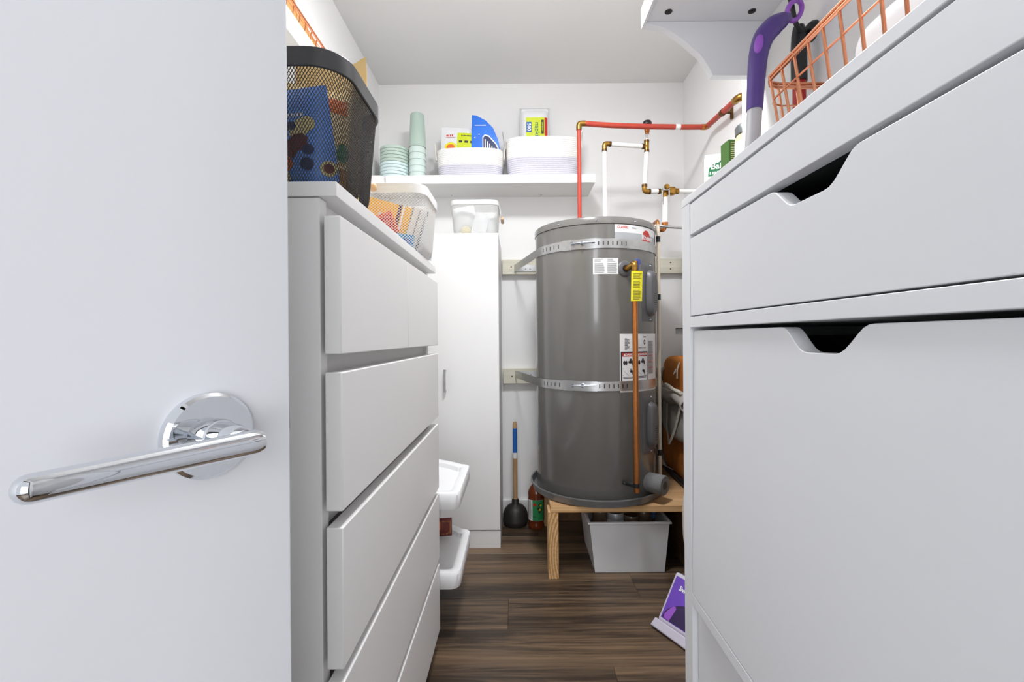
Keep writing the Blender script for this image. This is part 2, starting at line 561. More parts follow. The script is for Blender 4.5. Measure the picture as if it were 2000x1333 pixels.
# ------------------------------------------------------------------ ceiling lamp (out of frame, lights the closet)
LX, LY = 0.07, 1.25
lt = thing('ceiling_lamp', 'round white flush ceiling lamp above the closet aisle', 'lamp', (LX, LY, H))
MB().lathe([(0.165, H - 0.001), (0.17, H - 0.02), (0.16, H - 0.03)], (LX, LY, 0), 40).build('lamp_base', 'trim', lt)
MB().lathe([(0.158, H - 0.03), (0.155, H - 0.07), (0.13, H - 0.092), (0.08, H - 0.104), (0.0, H - 0.108)], (LX, LY, 0), 40).build('diffuser', 'lampglow', lt)
ld = bpy.data.lights.new('lamp_light', 'AREA'); ld.shape = 'DISK'; ld.size = 0.26; ld.energy = LAMP_POWER; ld.color = (0.965, 0.98, 1.0)
lo = bpy.data.objects.new('lamp_light', ld); C.objects.link(lo); lo.parent = lt; lo.location = (0, 0, -0.114)

# ------------------------------------------------------------------ entry door, swung in at the left
TH = 62.0
dw = 0.78
ct, st = math.cos(R(TH)), math.sin(R(TH))
lx, ly = -0.206, 0.412
hx, hy = lx - dw * ct, ly - dw * st
door = bpy.data.objects.new('door_1', None); C.objects.link(door)
door.location = (hx, hy, 0); door.rotation_euler = (0, 0, R(TH)); ORG[door] = Vector((0, 0, 0)); door['kind'] = 'structure'
MB().box(0, dw, 0, 0.036, 0.008, 2.04).build('door_panel', 'door', door, local=True, bevel=0.0015)
rc = (dw - 0.070, 0.927)
MB().lathe([(0.0, -0.0085), (0.030, -0.0085), (0.0325, -0.006), (0.0328, 0.0)], (rc[0], 0, rc[1]), 64, axis='y').build('rosette', 'chrome', door, local=True)
h = MB()
h.lathe([(0.0135, -0.008), (0.0135, -0.018), (0.0125, -0.020)], (rc[0], 0, rc[1]), 40, axis='y')
h.lathe([(0.0118, -0.019), (0.0112, -0.034), (0.0100, -0.044)], (rc[0], 0, rc[1]), 40, axis='y')
path = [(rc[0] + 0.010, -0.053, rc[1] - 0.001), (rc[0] + 0.0085, -0.053, rc[1] - 0.001), (rc[0] + 0.004, -0.053, rc[1] - 0.001)]
rad = [0.003, 0.0074, 0.0088]
for i in range(1, 15):
    path.append((rc[0] + 0.004 - 0.115 * i / 14, -0.053 + 0.001 * (i / 14), rc[1] - 0.001)); rad.append(0.0088 - 0.0010 * i / 14)
for a in (25, 50, 72, 88):
    path.append((rc[0] - 0.111 - 0.0068 * math.sin(R(a)), -0.052, rc[1] - 0.001)); rad.append(0.0077 * max(0.12, math.cos(R(a))))
h.tube(path, rad, 28, up=(0, 0, 1), sq=0.95)
h.build('lever', 'chrome', door, local=True)
MB().box(dw - 0.0005, dw + 0.0012, 0.008, 0.028, rc[1] - 0.029, rc[1] + 0.029).build('latch_plate', 'steel', door, local=True)
MB().prism([(dw, 0.011), (dw + 0.010, 0.013), (dw + 0.010, 0.018), (dw, 0.025)], 'z', rc[1] - 0.012, rc[1] + 0.012).build('latch_bolt', 'steel', door, local=True, bevel=0.002)
h2 = MB(); h2.lathe([(0.0, 0.044), (0.030, 0.044), (0.0325, 0.042), (0.0328, 0.036)], (rc[0], 0, rc[1]), 40, axis='y')
h2.build('rosette', 'chrome', door, local=True)

# ------------------------------------------------------------------ left chest of drawers
CX0, CXF = -0.745, -0.285
ch = thing('chest_of_drawers', 'tall white chest of six drawers along the left wall', 'dresser', (-0.51, 1.058, 0))
MB().box(CX0, -0.2598, 0.658, 1.458, 1.207, 1.2285).build('top_panel', 'lam', ch, bevel=0.001)
for y0, y1 in ((0.660, 0.684), (1.432, 1.456)):
    MB().box(CX0, CXF, y0, y1, 0.0, 1.206).build('side_panel', 'lam', ch, bevel=0.001)
MB().box(CX0, CX0 + 0.008, 0.684, 1.432, 0.05, 1.206).build('back_panel', 'lam', ch)
MB().box(-0.35, -0.290, 0.684, 1.432, 0.0, 0.068).build('plinth', 'lam', ch, bevel=0.001)
rows = [(0.9783, 1.1787), (0.7506, 0.9516), (0.522, 0.7267), (0.298, 0.503), (0.070, 0.2786)]
for i, (z0, z1) in enumerate(rows):
    spans = [(0.657, 1.0565), (1.0595, 1.458)] if i == 0 else [(0.657, 1.458)]
    for (a, b) in spans:
        d = MB().box(-0.278, -0.2537, a, b, z0, z1).build('drawer', 'lam', ch, bevel=0.0016)
        MB().box(-0.70, -0.2782, max(a + 0.03, 0.690), min(b - 0.03, 1.426), z0 + 0.03, z1 - 0.035).build('drawer_box', 'lam', d)
for z in (1.1925, 0.965, 0.739, 0.5125, 0.288):
    MB().box(-0.32, -0.296, 0.684, 1.432, z - 0.024, z + 0.0145 if z > 1.1 else z + 0.024).build('rail', 'lam', ch)

# ------------------------------------------------------------------ right drawer unit with cut-out grips
RX, RB, RY0, RY1, RZ = 0.291, 0.615, 0.13, 0.80, 1.238
rc_ = thing('drawer_cabinet', 'white drawer cabinet with cut-out finger grips along the right wall', 'cabinet', ((RX + RB) / 2, (RY0 + RY1) / 2, 0))
MB().box(RX, RB, RY0, RY1, RZ - 0.0135, RZ).build('top_panel', 'lam2', rc_, bevel=0.001)
for a, b in ((RY0, RY0 + 0.034), (RY1 - 0.034, RY1)):
    MB().box(RX, RB, a, b, 0.0, RZ - 0.0140).build('side_panel', 'lam2', rc_, bevel=0.001)
a, b = RY0 + 0.0345, RY1 - 0.0345
MB().box(RB - 0.01, RB, a, b, 0.0, RZ - 0.0140).build('back_panel', 'lam2', rc_)
MB().box(RX + 0.0008, RX + 0.019, a + 0.0015, b - 0.0015, 1.170, RZ - 0.0165).build('fascia', 'lam2', rc_, bevel=0.0008)
MB().box(RX + 0.02, RB - 0.012, a, b, 1.172, 1.186).build('shelf_board', 'dark', rc_)
for z0, z1 in ((1.0146, 1.0325), (0.5495, 0.567), (0.06, 0.078)):
    MB().box(RX, RB - 0.011, a, b, z0, z1).build('rail', 'lam2', rc_, bevel=0.0008)
def front(z0, z1, x0, cut, name='drawer', tilt=0.0):
    p = [(a + 0.0018, z0), (b - 0.0018, z0), (b - 0.0018, z1)]
    if cut:
        y1c, y0c, dz = cut
        prof = [(0, 0), (0.006, 0.0006), (0.012, 0.003), (0.019, 0.0085), (0.027, 0.0155), (0.034, 0.021), (0.041, 0.0243), (0.048, 0.0252)]
        p += [(y1c - u, z1 - v * dz / 0.0252) for u, v in prof]
        p += [(y0c + u, z1 - v * dz / 0.0252) for u, v in reversed(prof)]
    p += [(a + 0.0018, z1)]
    mb = MB().prism(p, 'x', x0, x0 + 0.0185)
    mb.v = [(v[0] - tilt * (z1 - v[2]) / (z1 - z0), v[1], v[2]) for v in mb.v]
    return mb.build(name, 'lam2', rc_, bevel=0.0008)
d1 = front(1.0345, 1.1635, RX + 0.0005, (0.523, 0.3835, 0.026))
d2 = front(0.5685, 1.0095, RX + 0.0055, (0.513, 0.378, 0.027), tilt=0.0055)
d3 = front(0.08, 0.5455, RX + 0.009, None)
for d, z0, z1 in ((d1, 1.036, 1.158), (d2, 0.575, 1.000), (d3, 0.09, 0.53)):
    q = MB()
    q.box(RX + 0.16, RB - 0.03, a + 0.01, b - 0.01, z0, z1)
    q.build('drawer_box', 'dark', d)

# ------------------------------------------------------------------ wire-mesh baskets
def rr_point(hx_, hy_, r, s):
    """point at fraction s of the perimeter of a rounded rectangle"""
    sx, sy = 2 * (hx_ - r), 2 * (hy_ - r); q = math.pi * r / 2
    L = 2 * (sx + sy) + 4 * q
    d = (s % 1.0) * L
    segs = [(sx, 'l', (-sx/2, -hy_), (1, 0)), (q, 'a', (sx/2, -sy/2), -90), (sy, 'l', (hx_, -sy/2), (0, 1)), (q, 'a', (sx/2, sy/2), 0),
            (sx, 'l', (sx/2, hy_), (-1, 0)), (q, 'a', (-sx/2, sy/2), 90), (sy, 'l', (-hx_, sy/2), (0, -1)), (q, 'a', (-sx/2, -sy/2), 180)]
    for ln, k, p, e in segs:
        if d <= ln or (k == 'a' and e == 180):
            if k == 'l': return (p[0] + e[0] * d, p[1] + e[1] * d)
            an = R(e + 90 * min(1, d / ln)); return (p[0] + r * math.cos(an), p[1] + r * math.sin(an))
        d -= ln

def lattice(fn, nc, nr, wd, th):
    """diamond lattice of thin strands on a closed surface fn(u,v)->(point)"""
    mb = MB()
    P = {}
    for j in range(nr + 1):
        for i in range(2 * nc):
            if (i + j) % 2 == 0:
                u, v = i / (2 * nc), j / nr
                p = Vector(fn(u, v)); pu = Vector(fn(u + 0.003, v)); pv = Vector(fn(u, min(1, v + 0.01))) if v < 0.99 else p * 2 - Vector(fn(u, v - 0.01))
                P[(i, j)] = (p, (pu - p).cross(pv - p).normalized())
    for (i, j), (p, nrm) in P.items():
        for di in (1, -1):
            k = ((i + di) % (2 * nc), j + 1)
            if k not in P: continue
            q = P[k][0]
            t_ = (q - p).normalized(); w_ = t_.cross(nrm) * (wd / 2); n_ = nrm * (th / 2)
            vs = [p + w_ + n_, p - w_ + n_, p - w_ - n_, p + w_ - n_, q + w_ + n_, q - w_ + n_, q - w_ - n_, q + w_ - n_]
            mb._a(vs, [(0,1,5,4),(1,2,6,5),(2,3,7,6),(3,0,4,7)], 0)
    return mb

def mesh_basket(label, loc, hx_, hy_, ht, r, taper, wire, rim, nc, nr, wd, rimh, group=None, handle=None, solid_base=True):
    t = thing('mesh_basket', label, 'basket', loc, group)
    br = 0.03
    def fn(u, v):
        z = v * (ht - rimh * 0.5)
        k = taper * (1 - z / ht)
        if z < br: k += br * 0.55 * (1 - math.sqrt(max(0, 1 - (1 - z / br) ** 2)))
        x, y = rr_point(hx_ - k, hy_ - k, max(0.012, r - k * 0.5), u)
        return (x, y, z + 0.001)
    lattice(fn, nc, nr, wd, 0.0009).build('wire_mesh', wire, t, local=True, smooth=False, recalc=False)
    rb = MB()
    n = 96
    o_ = [rr_point(hx_ + 0.002, hy_ + 0.002, r + 0.002, i / n) for i in range(n)]
    i_ = [rr_point(hx_ - 0.003, hy_ - 0.003, r - 0.002, i / n) for i in range(n)]
    vs = [(x, y, ht - rimh) for x, y in o_] + [(x, y, ht) for x, y in o_] + [(x, y, ht) for x, y in i_] + [(x, y, ht - rimh) for x, y in i_]
    fs = []
    for k in range(4):
        for i in range(n):
            fs.append((k * n + i, k * n + (i + 1) % n, ((k + 1) % 4) * n + (i + 1) % n, ((k + 1) % 4) * n + i))
    rb._a(vs, fs, 0)
    rb.build('rim', rim, t, local=True, bevel=0.0015)
    kk = taper + br * 0.55
    bb = MB(); bb.poly([rr_point(hx_ - kk, hy_ - kk, r * 0.6, i / 48) + (0.0015,) for i in range(48)])
    bb.build('base', rim, t, local=True)
    if handle == 'right':
        hb = MB(); hb.tube(smoothpath([(hx_ + 0.004, -0.06, ht - 0.02), (hx_ + 0.012, -0.055, ht - 0.06), (hx_ + 0.015, 0.0, ht - 0.075), (hx_ + 0.012, 0.055, ht - 0.06), (hx_ + 0.004, 0.06, ht - 0.02)]), 0.0018, 8)
        hh = hb.build('handle', wire, t, local=True)
        MB().cyl((hx_ + 0.0155, -0.045, ht - 0.072), (hx_ + 0.0155, 0.045, ht - 0.072), 0.008, 14).build('wooden_grip', 'beech', hh, local=True)
    if handle == 'knob':
        MB().sup((-0.006, -hy_ - 0.006, ht - 0.014), (0.009, 0.006, 0.010), 0.8, 16, 10).build('wooden_grip', 'beech', t, local=True)
    if handle == 'up':
        hb = MB(); hb.tube(smoothpath([(-hx_ - 0.004, -hy_ * 0.2, ht - 0.02), (-hx_ * 0.9, -hy_ * 0.7, ht + 0.0), (0, -hy_ - 0.012, ht - 0.03)]), 0.0018, 8)
        hh = hb.build('handle', wire, t, local=True)
    return t

CT = 1.2285
mesh_basket('black diamond-mesh basket with dark rim at near end of chest top', (-0.409, 0.79, CT), 0.15, 0.11, 0.21, 0.055, 0.016, 'blackm', 'rimb', 190, 46, 0.00085, 0.029)
mesh_basket('white mesh basket full of snack packets at far end of chest top', (-0.365, 1.30, CT), 0.125, 0.11, 0.18, 0.045, 0.014, 'whitem', 'whitem', 92, 46, 0.0011, 0.026, group='white mesh baskets', handle='knob')
mesh_basket('small white mesh basket standing on the narrow tall cabinet', (-0.202, 2.305, 1.50), 0.116, 0.115, 0.167, 0.04, 0.012, 'whitem', 'whitem', 92, 44, 0.0011, 0.024, group='white mesh baskets', handle='right')

# ------------------------------------------------------------------ pouches and packets
class Pouch:
    def __init__(s, w, h, t, pw=2.5, pz=4.0):
        s.w, s.h, s.t, s.pw, s.pz = w, h, t, pw, pz
        s.mb = MB()
        nu, nv = 16, 14
        for sg in (-1, 1):
            s.mb.grid(lambda u, v: ((u - 0.5) * w, sg * s.b((u - 0.5) * w, v * h), v * h), nu, nv, 0)
    def b(s, x, z):
        return s.t / 2 * max(0, 1 - abs(2 * x / s.w) ** s.pw) * max(0, 1 - abs(2 * z / s.h - 1) ** s.pz) + 0.0004
    def put(s, data, m, off=0.0007):
        s.mb.add2d(data, lambda x, z: (x, -s.b(max(-s.w/2, min(s.w/2, x)), max(0, min(s.h, z))) - off, z), m)
        return s
    def make(s, name, label, cat, mats, loc, rot=(0, 0, 0), group=None):
        o = s.mb.build(name, mats, local=True, recalc=False)
        o.location = loc; o.rotation_euler = rot
        return tag(o, label, cat, group)

def gridrect(x0, x1, z0, z1, nx=8, nz=6):
    vs = [(x0 + (x1 - x0) * i / nx, z0 + (z1 - z0) * j / nz) for j in range(nz + 1) for i in range(nx + 1)]
    fs = [(j * (nx + 1) + i, j * (nx + 1) + i + 1, (j + 1) * (nx + 1) + i + 1, (j + 1) * (nx + 1) + i) for j in range(nz) for i in range(nx)]
    return vs, fs

# blue trail-mix bag in the black basket
p = Pouch(0.185, 0.165, 0.03)
_put = p.put
p.put = lambda d, m, off=0.0007: (_put(([(x + 0.034, z) for x, z in d[0]], d[1]), m, off), p)[1]
p.put(place2d(marks2d(0.06, 0.008, 9), -0.008, 0.112, 0.05), 1)
for x, z, r in ((-0.02, 0.085, 0.011), (0.02, 0.055, 0.009), (0.015, 0.032, 0.010), (0.0, 0.095, 0.007)):
    p.put(disc2d(x, z, r), 2)
p.put(disc2d(0.014, 0.092, 0.022, 0.013, rot=0.7), 3).put(disc2d(0.024, 0.098, 0.011, 0.012), 3, 0.001)
for x, z, r, q in ((0.008, 0.070, 0.015, 0.3), (-0.008, 0.054, 0.015, 0.9), (0.0, 0.062, 0.014, 0.1), (-0.022, 0.060, 0.012, 0.5)):
    p.put(disc2d(x, z, r, r * 0.8, n=7, rot=q), 4, 0.0012)
p.put(disc2d(-0.022, 0.036, 0.017, 0.014), 5, 0.0012).put(disc2d(-0.026, 0.016, 0.013, 0.011), 3, 0.0012)
p.put(disc2d(0.046, 0.022, 0.013), 3).put(disc2d(0.046, 0.022, 0.008), 4, 0.0012)
p.make('snack_pouch', 'blue foil pouch printed with nuts and berries, in the black basket', 'pouch', ['bluebag', 'inkw', 'navy', 'cashew', 'cranb', 'orangep'], (-0.372, 0.722, CT + 0.008), (R(-5), R(-9), R(3)), 'pouches in the black basket')
p = Pouch(0.15, 0.19, 0.035)
p.put(gridrect(-0.03, 0.05, 0.145, 0.172), 1).put(disc2d(0.0, 0.178, 0.016, 0.006), 2)
for r_ in range(3):
    p.put(place2d(marks2d([0.034, 0.03, 0.06][r_], 0.008, [6, 5, 9][r_]), 0.0, [0.166, 0.154, 0.12][r_]), [3, 3, 1][r_])
p.put(disc2d(-0.01, 0.07, 0.022, 0.014, rot=0.5), 4).put(disc2d(0.02, 0.09, 0.02, 0.012, rot=-0.4), 4).put(disc2d(0.046, 0.078, 0.010, 0.017), 2)
p.put(gridrect(-0.06, 0.062, 0.004, 0.05), 5)
p.make('snack_pouch', 'golden kraft pouch with orange panel, right of the blue pouch', 'pouch', ['kraft', 'orangep', 'inkg2', 'inkw', 'cashew', 'kraftd'], (-0.345, 0.768, CT + 0.012), (R(-3), R(3), R(20)), 'pouches in the black basket')
p = Pouch(0.14, 0.19, 0.03)
p.put(gridrect(-0.05, 0.05, 0.08, 0.15), 1).put(gridrect(-0.05, 0.05, 0.076, 0.079), 2)
p.make('snack_pouch', 'tan paper pouch behind the blue one in black basket', 'pouch', ['kraftd', 'kraft', 'inkw'], (-0.475, 0.765, CT + 0.012), (R(-3), 0, R(2)), 'pouches in the black basket')
p = Pouch(0.10, 0.165, 0.03)
p.put(gridrect(-0.03, 0.03, 0.03, 0.12), 1)
p.make('snack_pouch', 'silver grey pouch at the far side of the black basket', 'pouch', ['silverbag', 'tankd'], (-0.312, 0.845, CT + 0.012), (0, 0, R(65)), 'pouches in the black basket')
# kraft paper bag behind
kb = MB()
kb.grid(lambda u, v: [(-0.5 + u) * 0.15 - 0.386, 0.955 - 0.004 * math.sin(u * 9 + v * 5), CT + v * 0.355 + (0.006 * math.sin(u * 14) if v > 0.99 else 0)], 14, 12)
kb.grid(lambda u, v: [-0.461 + u * 0.118, 1.035 + 0.004 * math.sin(u * 7 + v * 4), CT + v * 0.345], 14, 12)
kb.grid(lambda u, v: [-0.311 - 0.032 * u + 0.003 * math.sin(v * 9) * math.sin(u * math.pi), 0.955 + u * 0.08, CT + v * (0.355 - 0.01 * u)], 6, 12)
kb.grid(lambda u, v: [-0.461, 0.955 + u * 0.08, CT + v * (0.355 - 0.01 * u)], 6, 12)
kb.box(-0.461, -0.345, 0.955, 1.035, CT, CT + 0.002)
tag(kb.build('paper_bag', 'kraft', recalc=False), 'open brown kraft paper bag behind the black basket', 'bag')

# snack packets in white basket
def packet(label, loc, size, rot, m, stripes, cat='packet'):
    w_, d_, h_ = size
    b_ = MB().box(-w_/2, w_/2, -d_/2, d_/2, 0, h_)
    mats = [m]
    for (x0, x1, z0, z1, mm) in stripes:
        if mm not in mats: mats.append(mm)
        b_.add2d(rect2d(-w_/2 + x0 * w_, -w_/2 + x1 * w_, z0 * h_, z1 * h_), lambda x, z: (x, -d_/2 - 0.0005, z), mats.index(mm))
    o = b_.build('snack_packet', mats, local=True, recalc=False, smooth=False)
    o.location = loc; o.rotation_euler = tuple(R(q) for q in rot)
    return tag(o, label, cat, 'snack packets in the white basket')
packet('yellow snack box with purple stripes in the white basket', (-0.375, 1.245, CT + 0.012), (0.12, 0.02, 0.135), (0, 14, 6), 'snack_y', [(0.7, 0.78, 0, 1, 'snack_p'), (0.8, 0.84, 0, 1, 'inkw'), (0.3, 0.55, 0.5, 0.75, 'snack_w')])
packet('orange snack box leaning low in the white basket', (-0.345, 1.218, CT + 0.045), (0.07, 0.012, 0.06), (0, -22, 4), 'snack_o', [(0.55, 0.95, 0.1, 0.85, 'inkr'), (0.0, 0.3, 0.2, 0.4, 'snack_y')])
packet('light blue snack box at the bottom of the white basket', (-0.330, 1.216, CT + 0.004), (0.10, 0.012, 0.05), (0, 8, 2), 'snack_b', [(0.1, 0.4, 0.3, 0.6, 'inkw'), (0.75, 0.95, 0.0, 0.8, 'inkb')])
packet('white striped packet standing askew in the white basket', (-0.300, 1.25, CT + 0.012), (0.05, 0.012, 0.12), (0, 17, 12), 'snack_w', [(0.1, 0.2, 0, 1, 'inkg'), (0.5, 0.58, 0, 1, 'inkg'), (0.85, 1.0, 0, 1, 'inkg')])
packet('orange and blue packet at the right of the white basket', (-0.322, 1.276, CT + 0.012), (0.05, 0.012, 0.08), (0, 8, 10), 'snack_o', [(0.3, 0.7, 0.0, 0.5, 'snack_b'), (0.8, 1, 0, 1, 'snack_w')])
packet('yellow packet with red corner behind in the white basket', (-0.425, 1.285, CT + 0.012), (0.11, 0.02, 0.135), (0, -6, -4), 'snack_y', [(0.0, 0.3, 0.0, 0.3, 'inkr'), (0.5, 0.9, 0.6, 0.9, 'orangep')])
p = Pouch(0.10, 0.12, 0.04); p.make('plastic_bag', 'crumpled clear bag at the right inside the white snack basket', 'bag', ['frost'], (-0.285, 1.345, CT + 0.012), (0, R(6), R(60)))

# things in the small basket
p = Pouch(0.07, 0.10, 0.02); p.make('plastic_bag', 'upright frosted sachet at the front of the small mesh basket', 'bag', ['frost'], (-0.185, 2.215, 1.515), (R(-6), R(14), 0))
p = Pouch(0.11, 0.12, 0.05); p.make('plastic_bag', 'loose frosted bag at the left of the small mesh basket', 'bag', ['frost'], (-0.245, 2.27, 1.535), (0, R(-10), 0))
p = Pouch(0.09, 0.10, 0.04); p.make('plastic_bag', 'crumpled clear bag at the right of the small mesh basket', 'bag', ['frost'], (-0.145, 2.29, 1.515), (0, R(8), R(8)))
tag(MB().sup((-0.247, 2.235, 1.527), (0.026, 0.022, 0.022), 1.0).build('bun', 'cashew'), 'round tan bun at the bottom left of small mesh basket', 'food')

# ------------------------------------------------------------------ tall narrow cabinet
tc_ = thing('tall_cabinet', 'narrow tall white cabinet against the back wall', 'cabinet', (-0.286, 2.37, 0))
MB().box(-0.486, -0.086, 2.178, 2.566, 0.085, 1.50).build('body', 'lam', tc_, bevel=0.001)
MB().box(-0.486, -0.086, 2.163, 2.566, 0.0, 0.084).build('plinth', 'lam', tc_, bevel=0.001)
dr = MB().box(-0.4855, -0.0865, 2.159, 2.1765, 0.088, 1.4985).build('cabinet_door', 'lam', tc_, bevel=0.0012)
hb = MB(); hb.box(-0.348, -0.338, 2.138, 2.143, 0.745, 0.853); hb.box(-0.348, -0.338, 2.142, 2.159, 0.747, 0.755); hb.box(-0.348, -0.338, 2.142, 2.159, 0.843, 0.851)
hb.build('handle', 'steel', dr, bevel=0.001)

# ------------------------------------------------------------------ shelves
def shelfscrew(mb, x, y, z, r=0.006):
    mb.lathe([(0.0, -0.0012), (r * 0.8, -0.0012), (r, 0.0)], (x, y, z), 16)
sh = thing('wall_shelf', 'white floating shelf on the back wall carrying bowls and rope baskets', 'shelf', (-0.12, 2.46, 1.798))
MB().box(-0.672, 0.409, 2.346, YB, 1.798, 1.842).build('shelf_board', 'shelfw', sh, bevel=0.001)
for x in (-0.36, 0.14):
    sc = MB(); shelfscrew(sc, x, 2.545, 1.798, 0.004); sc.build('screw', 'inkg', sh)
s2 = MB().prism([(XL, 2.344), (-0.700, 2.344), (-0.6745, 2.37), (-0.6745, YB), (XL, YB)], 'z', 1.800, 1.8425).build('corner_shelf', 'shelfw')
tag(s2, 'short white shelf end piece in the left back corner', 'shelf')
sl = MB().box(XL, -0.573, 0.25, 1.60, 1.783, 1.842).build('wall_shelf', 'shelfw', bevel=0.001)
tag(sl, 'white floating shelf high on left wall above the chest', 'shelf')
# right shelf on a corbel
sr = thing('wall_shelf', 'white shelf with curved corbel high on the right wall', 'shelf', (0.47, 0.68, 1.64))
MB().box(0.322, XJ, 0.10, 1.138, 1.775, 1.803).build('shelf_board', 'lam2', sr, bevel=0.0008)
MB().box(0.316, 0.322, 0.10, 1.138, 1.768, 1.82).build('fascia', 'lam2', sr, bevel=0.0008)
pr = [(0.322, 1.7749), (0.322, 1.768), (0.342, 1.7655), (0.361, 1.760), (0.379, 1.7525), (0.395, 1.742), (0.412, 1.730), (0.4276, 1.7163), (0.441, 1.704), (0.453, 1.694), (0.465, 1.679), (0.476, 1.661), (0.486, 1.641), (XJ, 1.640), (XJ, 1.7749)]
MB().prism(pr, 'y', 1.118, 1.138).build('corbel', 'lam2', sr, bevel=0.0008)
for x, y in ((0.367, 1.085), (0.566, 1.085)):
    q = MB(); q.lathe([(0.0, -0.001), (0.0045, -0.0025), (0.0085, -0.0015), (0.009, 0.0)], (x, y, 1.775), 20); q.box(x - 0.003, x + 0.003, y - 0.003, y + 0.003, 1.7718, 1.774)
    q.build('screw', 'blackm', sr)

# ------------------------------------------------------------------ bowls, cups, rope baskets on the back shelf
ST = 1.842
def bowl_mesh(m):
    return MB().lathe([(0.0, 0.0), (0.062, 0.0), (0.0735, 0.001), (0.0762, 0.003), (0.0765, 0.0150), (0.0755, 0.0165), (0.0735, 0.0165), (0.072, 0.005), (0.0, 0.0035)], (0, 0, 0), 40)
ords = ['lowest', 'second lowest', 'third lowest', 'fourth lowest', 'fifth lowest', 'topmost']
first = {}
z = ST + 0.0005
for kind, n_, m in (('pale aqua', 5, 'aqua'), ('sage green', 5, 'sage')):
    for i in range(n_):
        hb_ = 0.0160
        if kind not in first:
            o = bowl_mesh(m).build('bowl', m, local=True); first[kind] = o
        else:
            o = first[kind].copy(); C.objects.link(o)
        o.location = (-0.648, 2.44, z)
        pos = ['lowest', 'second from the bottom', 'middle', 'second from the top', 'topmost'][i]
        tag(o, '%s %s bowl in the stack at the shelf corner' % (pos, kind), 'bowl', 'stacked bowls on the back shelf')
        z += 0.0168
cup0 = None
for i in range(6):
    zz = ST + 0.0005 + 0.034 * i
    mm = 'cup' if i == 5 else 'cupl'
    if i in (0, 5):
        c_ = MB().lathe([(0.0452, 0.0), (0.0452, 0.002), (0.0445, 0.003), (0.0365, 0.176), (0.034, 0.180), (0.0, 0.180), (0.0, 0.178), (0.0350, 0.175), (0.0432, 0.003), (0.0434, 0.0), (0.0452, 0.0)], (0, 0, 0), 36)
        o = c_.build('cup', mm, local=True, recalc=False)
        if i == 0: cup0 = o
    else:
        o = cup0.copy(); C.objects.link(o)
    o.location = (-0.523, 2.425, zz)
    tag(o, '%s upturned sage cup in the tall cup stack' % ords[i], 'cup', 'upturned cups on the back shelf')

def rope_basket(label, cx, cy, hx_, hy_, ht, split, rows_):
    t = thing('rope_basket', label, 'basket', (cx, cy, ST), 'rope baskets on the back shelf')
    def out(u, zf):
        a = 2 * math.pi * u
        e = 0.62
        k = 1.0 - 0.07 * (1 - zf) ** 2
        return (math.copysign(abs(math.cos(a)) ** e, math.cos(a)) * hx_ * k, math.copysign(abs(math.sin(a)) ** e, math.sin(a)) * hy_ * k)
    def body(z0, z1, n_):
        mb = MB()
        per = 5
        def fn(u, v):
            z_ = z0 + (z1 - z0) * v
            ph = (v * n_) % 1.0
            bul = 0.0030 * math.sqrt(max(0, 1 - (2 * ph - 1) ** 2))
            x, y = out(u, z_ / ht)
            return (x * (1 + bul / hx_), y * (1 + bul / hy_), z_ + 0.0008)
        mb.grid(fn, 64, n_ * per + 1, 0, cu=True)
        return mb
    n1 = int(round(rows_ * split)); n2 = rows_ - n1
    body(0, ht * split, n1).build('coiled_base', 'rope2', t, local=True, recalc=False)
    body(ht * split, ht, n2).build('coiled_body', 'rope', t, local=True, recalc=False)
    bt = MB(); bt.poly([out(i / 64, 0) + (0.003,) for i in range(64)]); bt.build('bottom', 'rope2', t, local=True)
    for sg in (-1, 1):
        hh = MB()
        x0 = sg * hx_ * 1.0
        pts = smoothpath([(x0 + sg * 0.004, -0.035, ht - 0.045), (x0 + sg * 0.009, -0.032, ht + 0.01), (x0 + sg * 0.016, -0.012, ht + 0.05), (x0 + sg * 0.016, 0.012, ht + 0.05), (x0 + sg * 0.009, 0.032, ht + 0.01), (x0 + sg * 0.004, 0.035, ht - 0.045)], 5)
        hh.tube(pts, 0.010, 8, sq=0.4, up=(0, 1, 0))
        hh.build('handle', 'leather', t, local=True)
    return t
rope_basket('white and lavender rope basket left of centre on the back shelf', -0.243, 2.462, 0.176, 0.092, 0.150, 0.44, 16)
rope_basket('larger white rope basket holding napkins, next to the red pipe', 0.148, 2.462, 0.198, 0.092, 0.208, 0.50, 20)

# napkin pack
p = Pouch(0.165, 0.41, 0.09, pw=8, pz=10)
p.put(gridrect(-0.048, 0.068, 0.19, 0.338), 1).put(gridrect(0.052, 0.068, 0.19, 0.338), 2, 0.0012)
p.put(gridrect(-0.046, -0.018, 0.258, 0.314, 4, 4), 3, 0.0012).put(place2d(text2d('500', 0.027, 0.0006), -0.032, 0.286, R(-90)), 4, 0.0018)
p.put(place2d(text2d('napkins', 0.036, 0.0004), 0.012, 0.258, R(-90)), 5, 0.0018)
p.put(gridrect(0.034, 0.048, 0.250, 0.325, 2, 4), 6, 0.0012).put(place2d(marks2d(0.05, 0.006, 8), 0.041, 0.288, R(90)), 1, 0.0018)
np_ = p.make('napkin_pack', 'tall plastic pack of paper napkins with lime label in rope basket', 'napkins', ['frost', 'lime', 'inkr', 'inkb', 'inkw', 'inkg2', 'ink'], (0.105, 2.50, ST + 0.008), (0, 0, 0))
ORG[np_] = Vector((0, 0, 0))
MB().box(-0.072, 0.072, -0.030, 0.034, 0.012, 0.392).build('napkin_stack', 'inkw', np_, local=True, bevel=0.006)
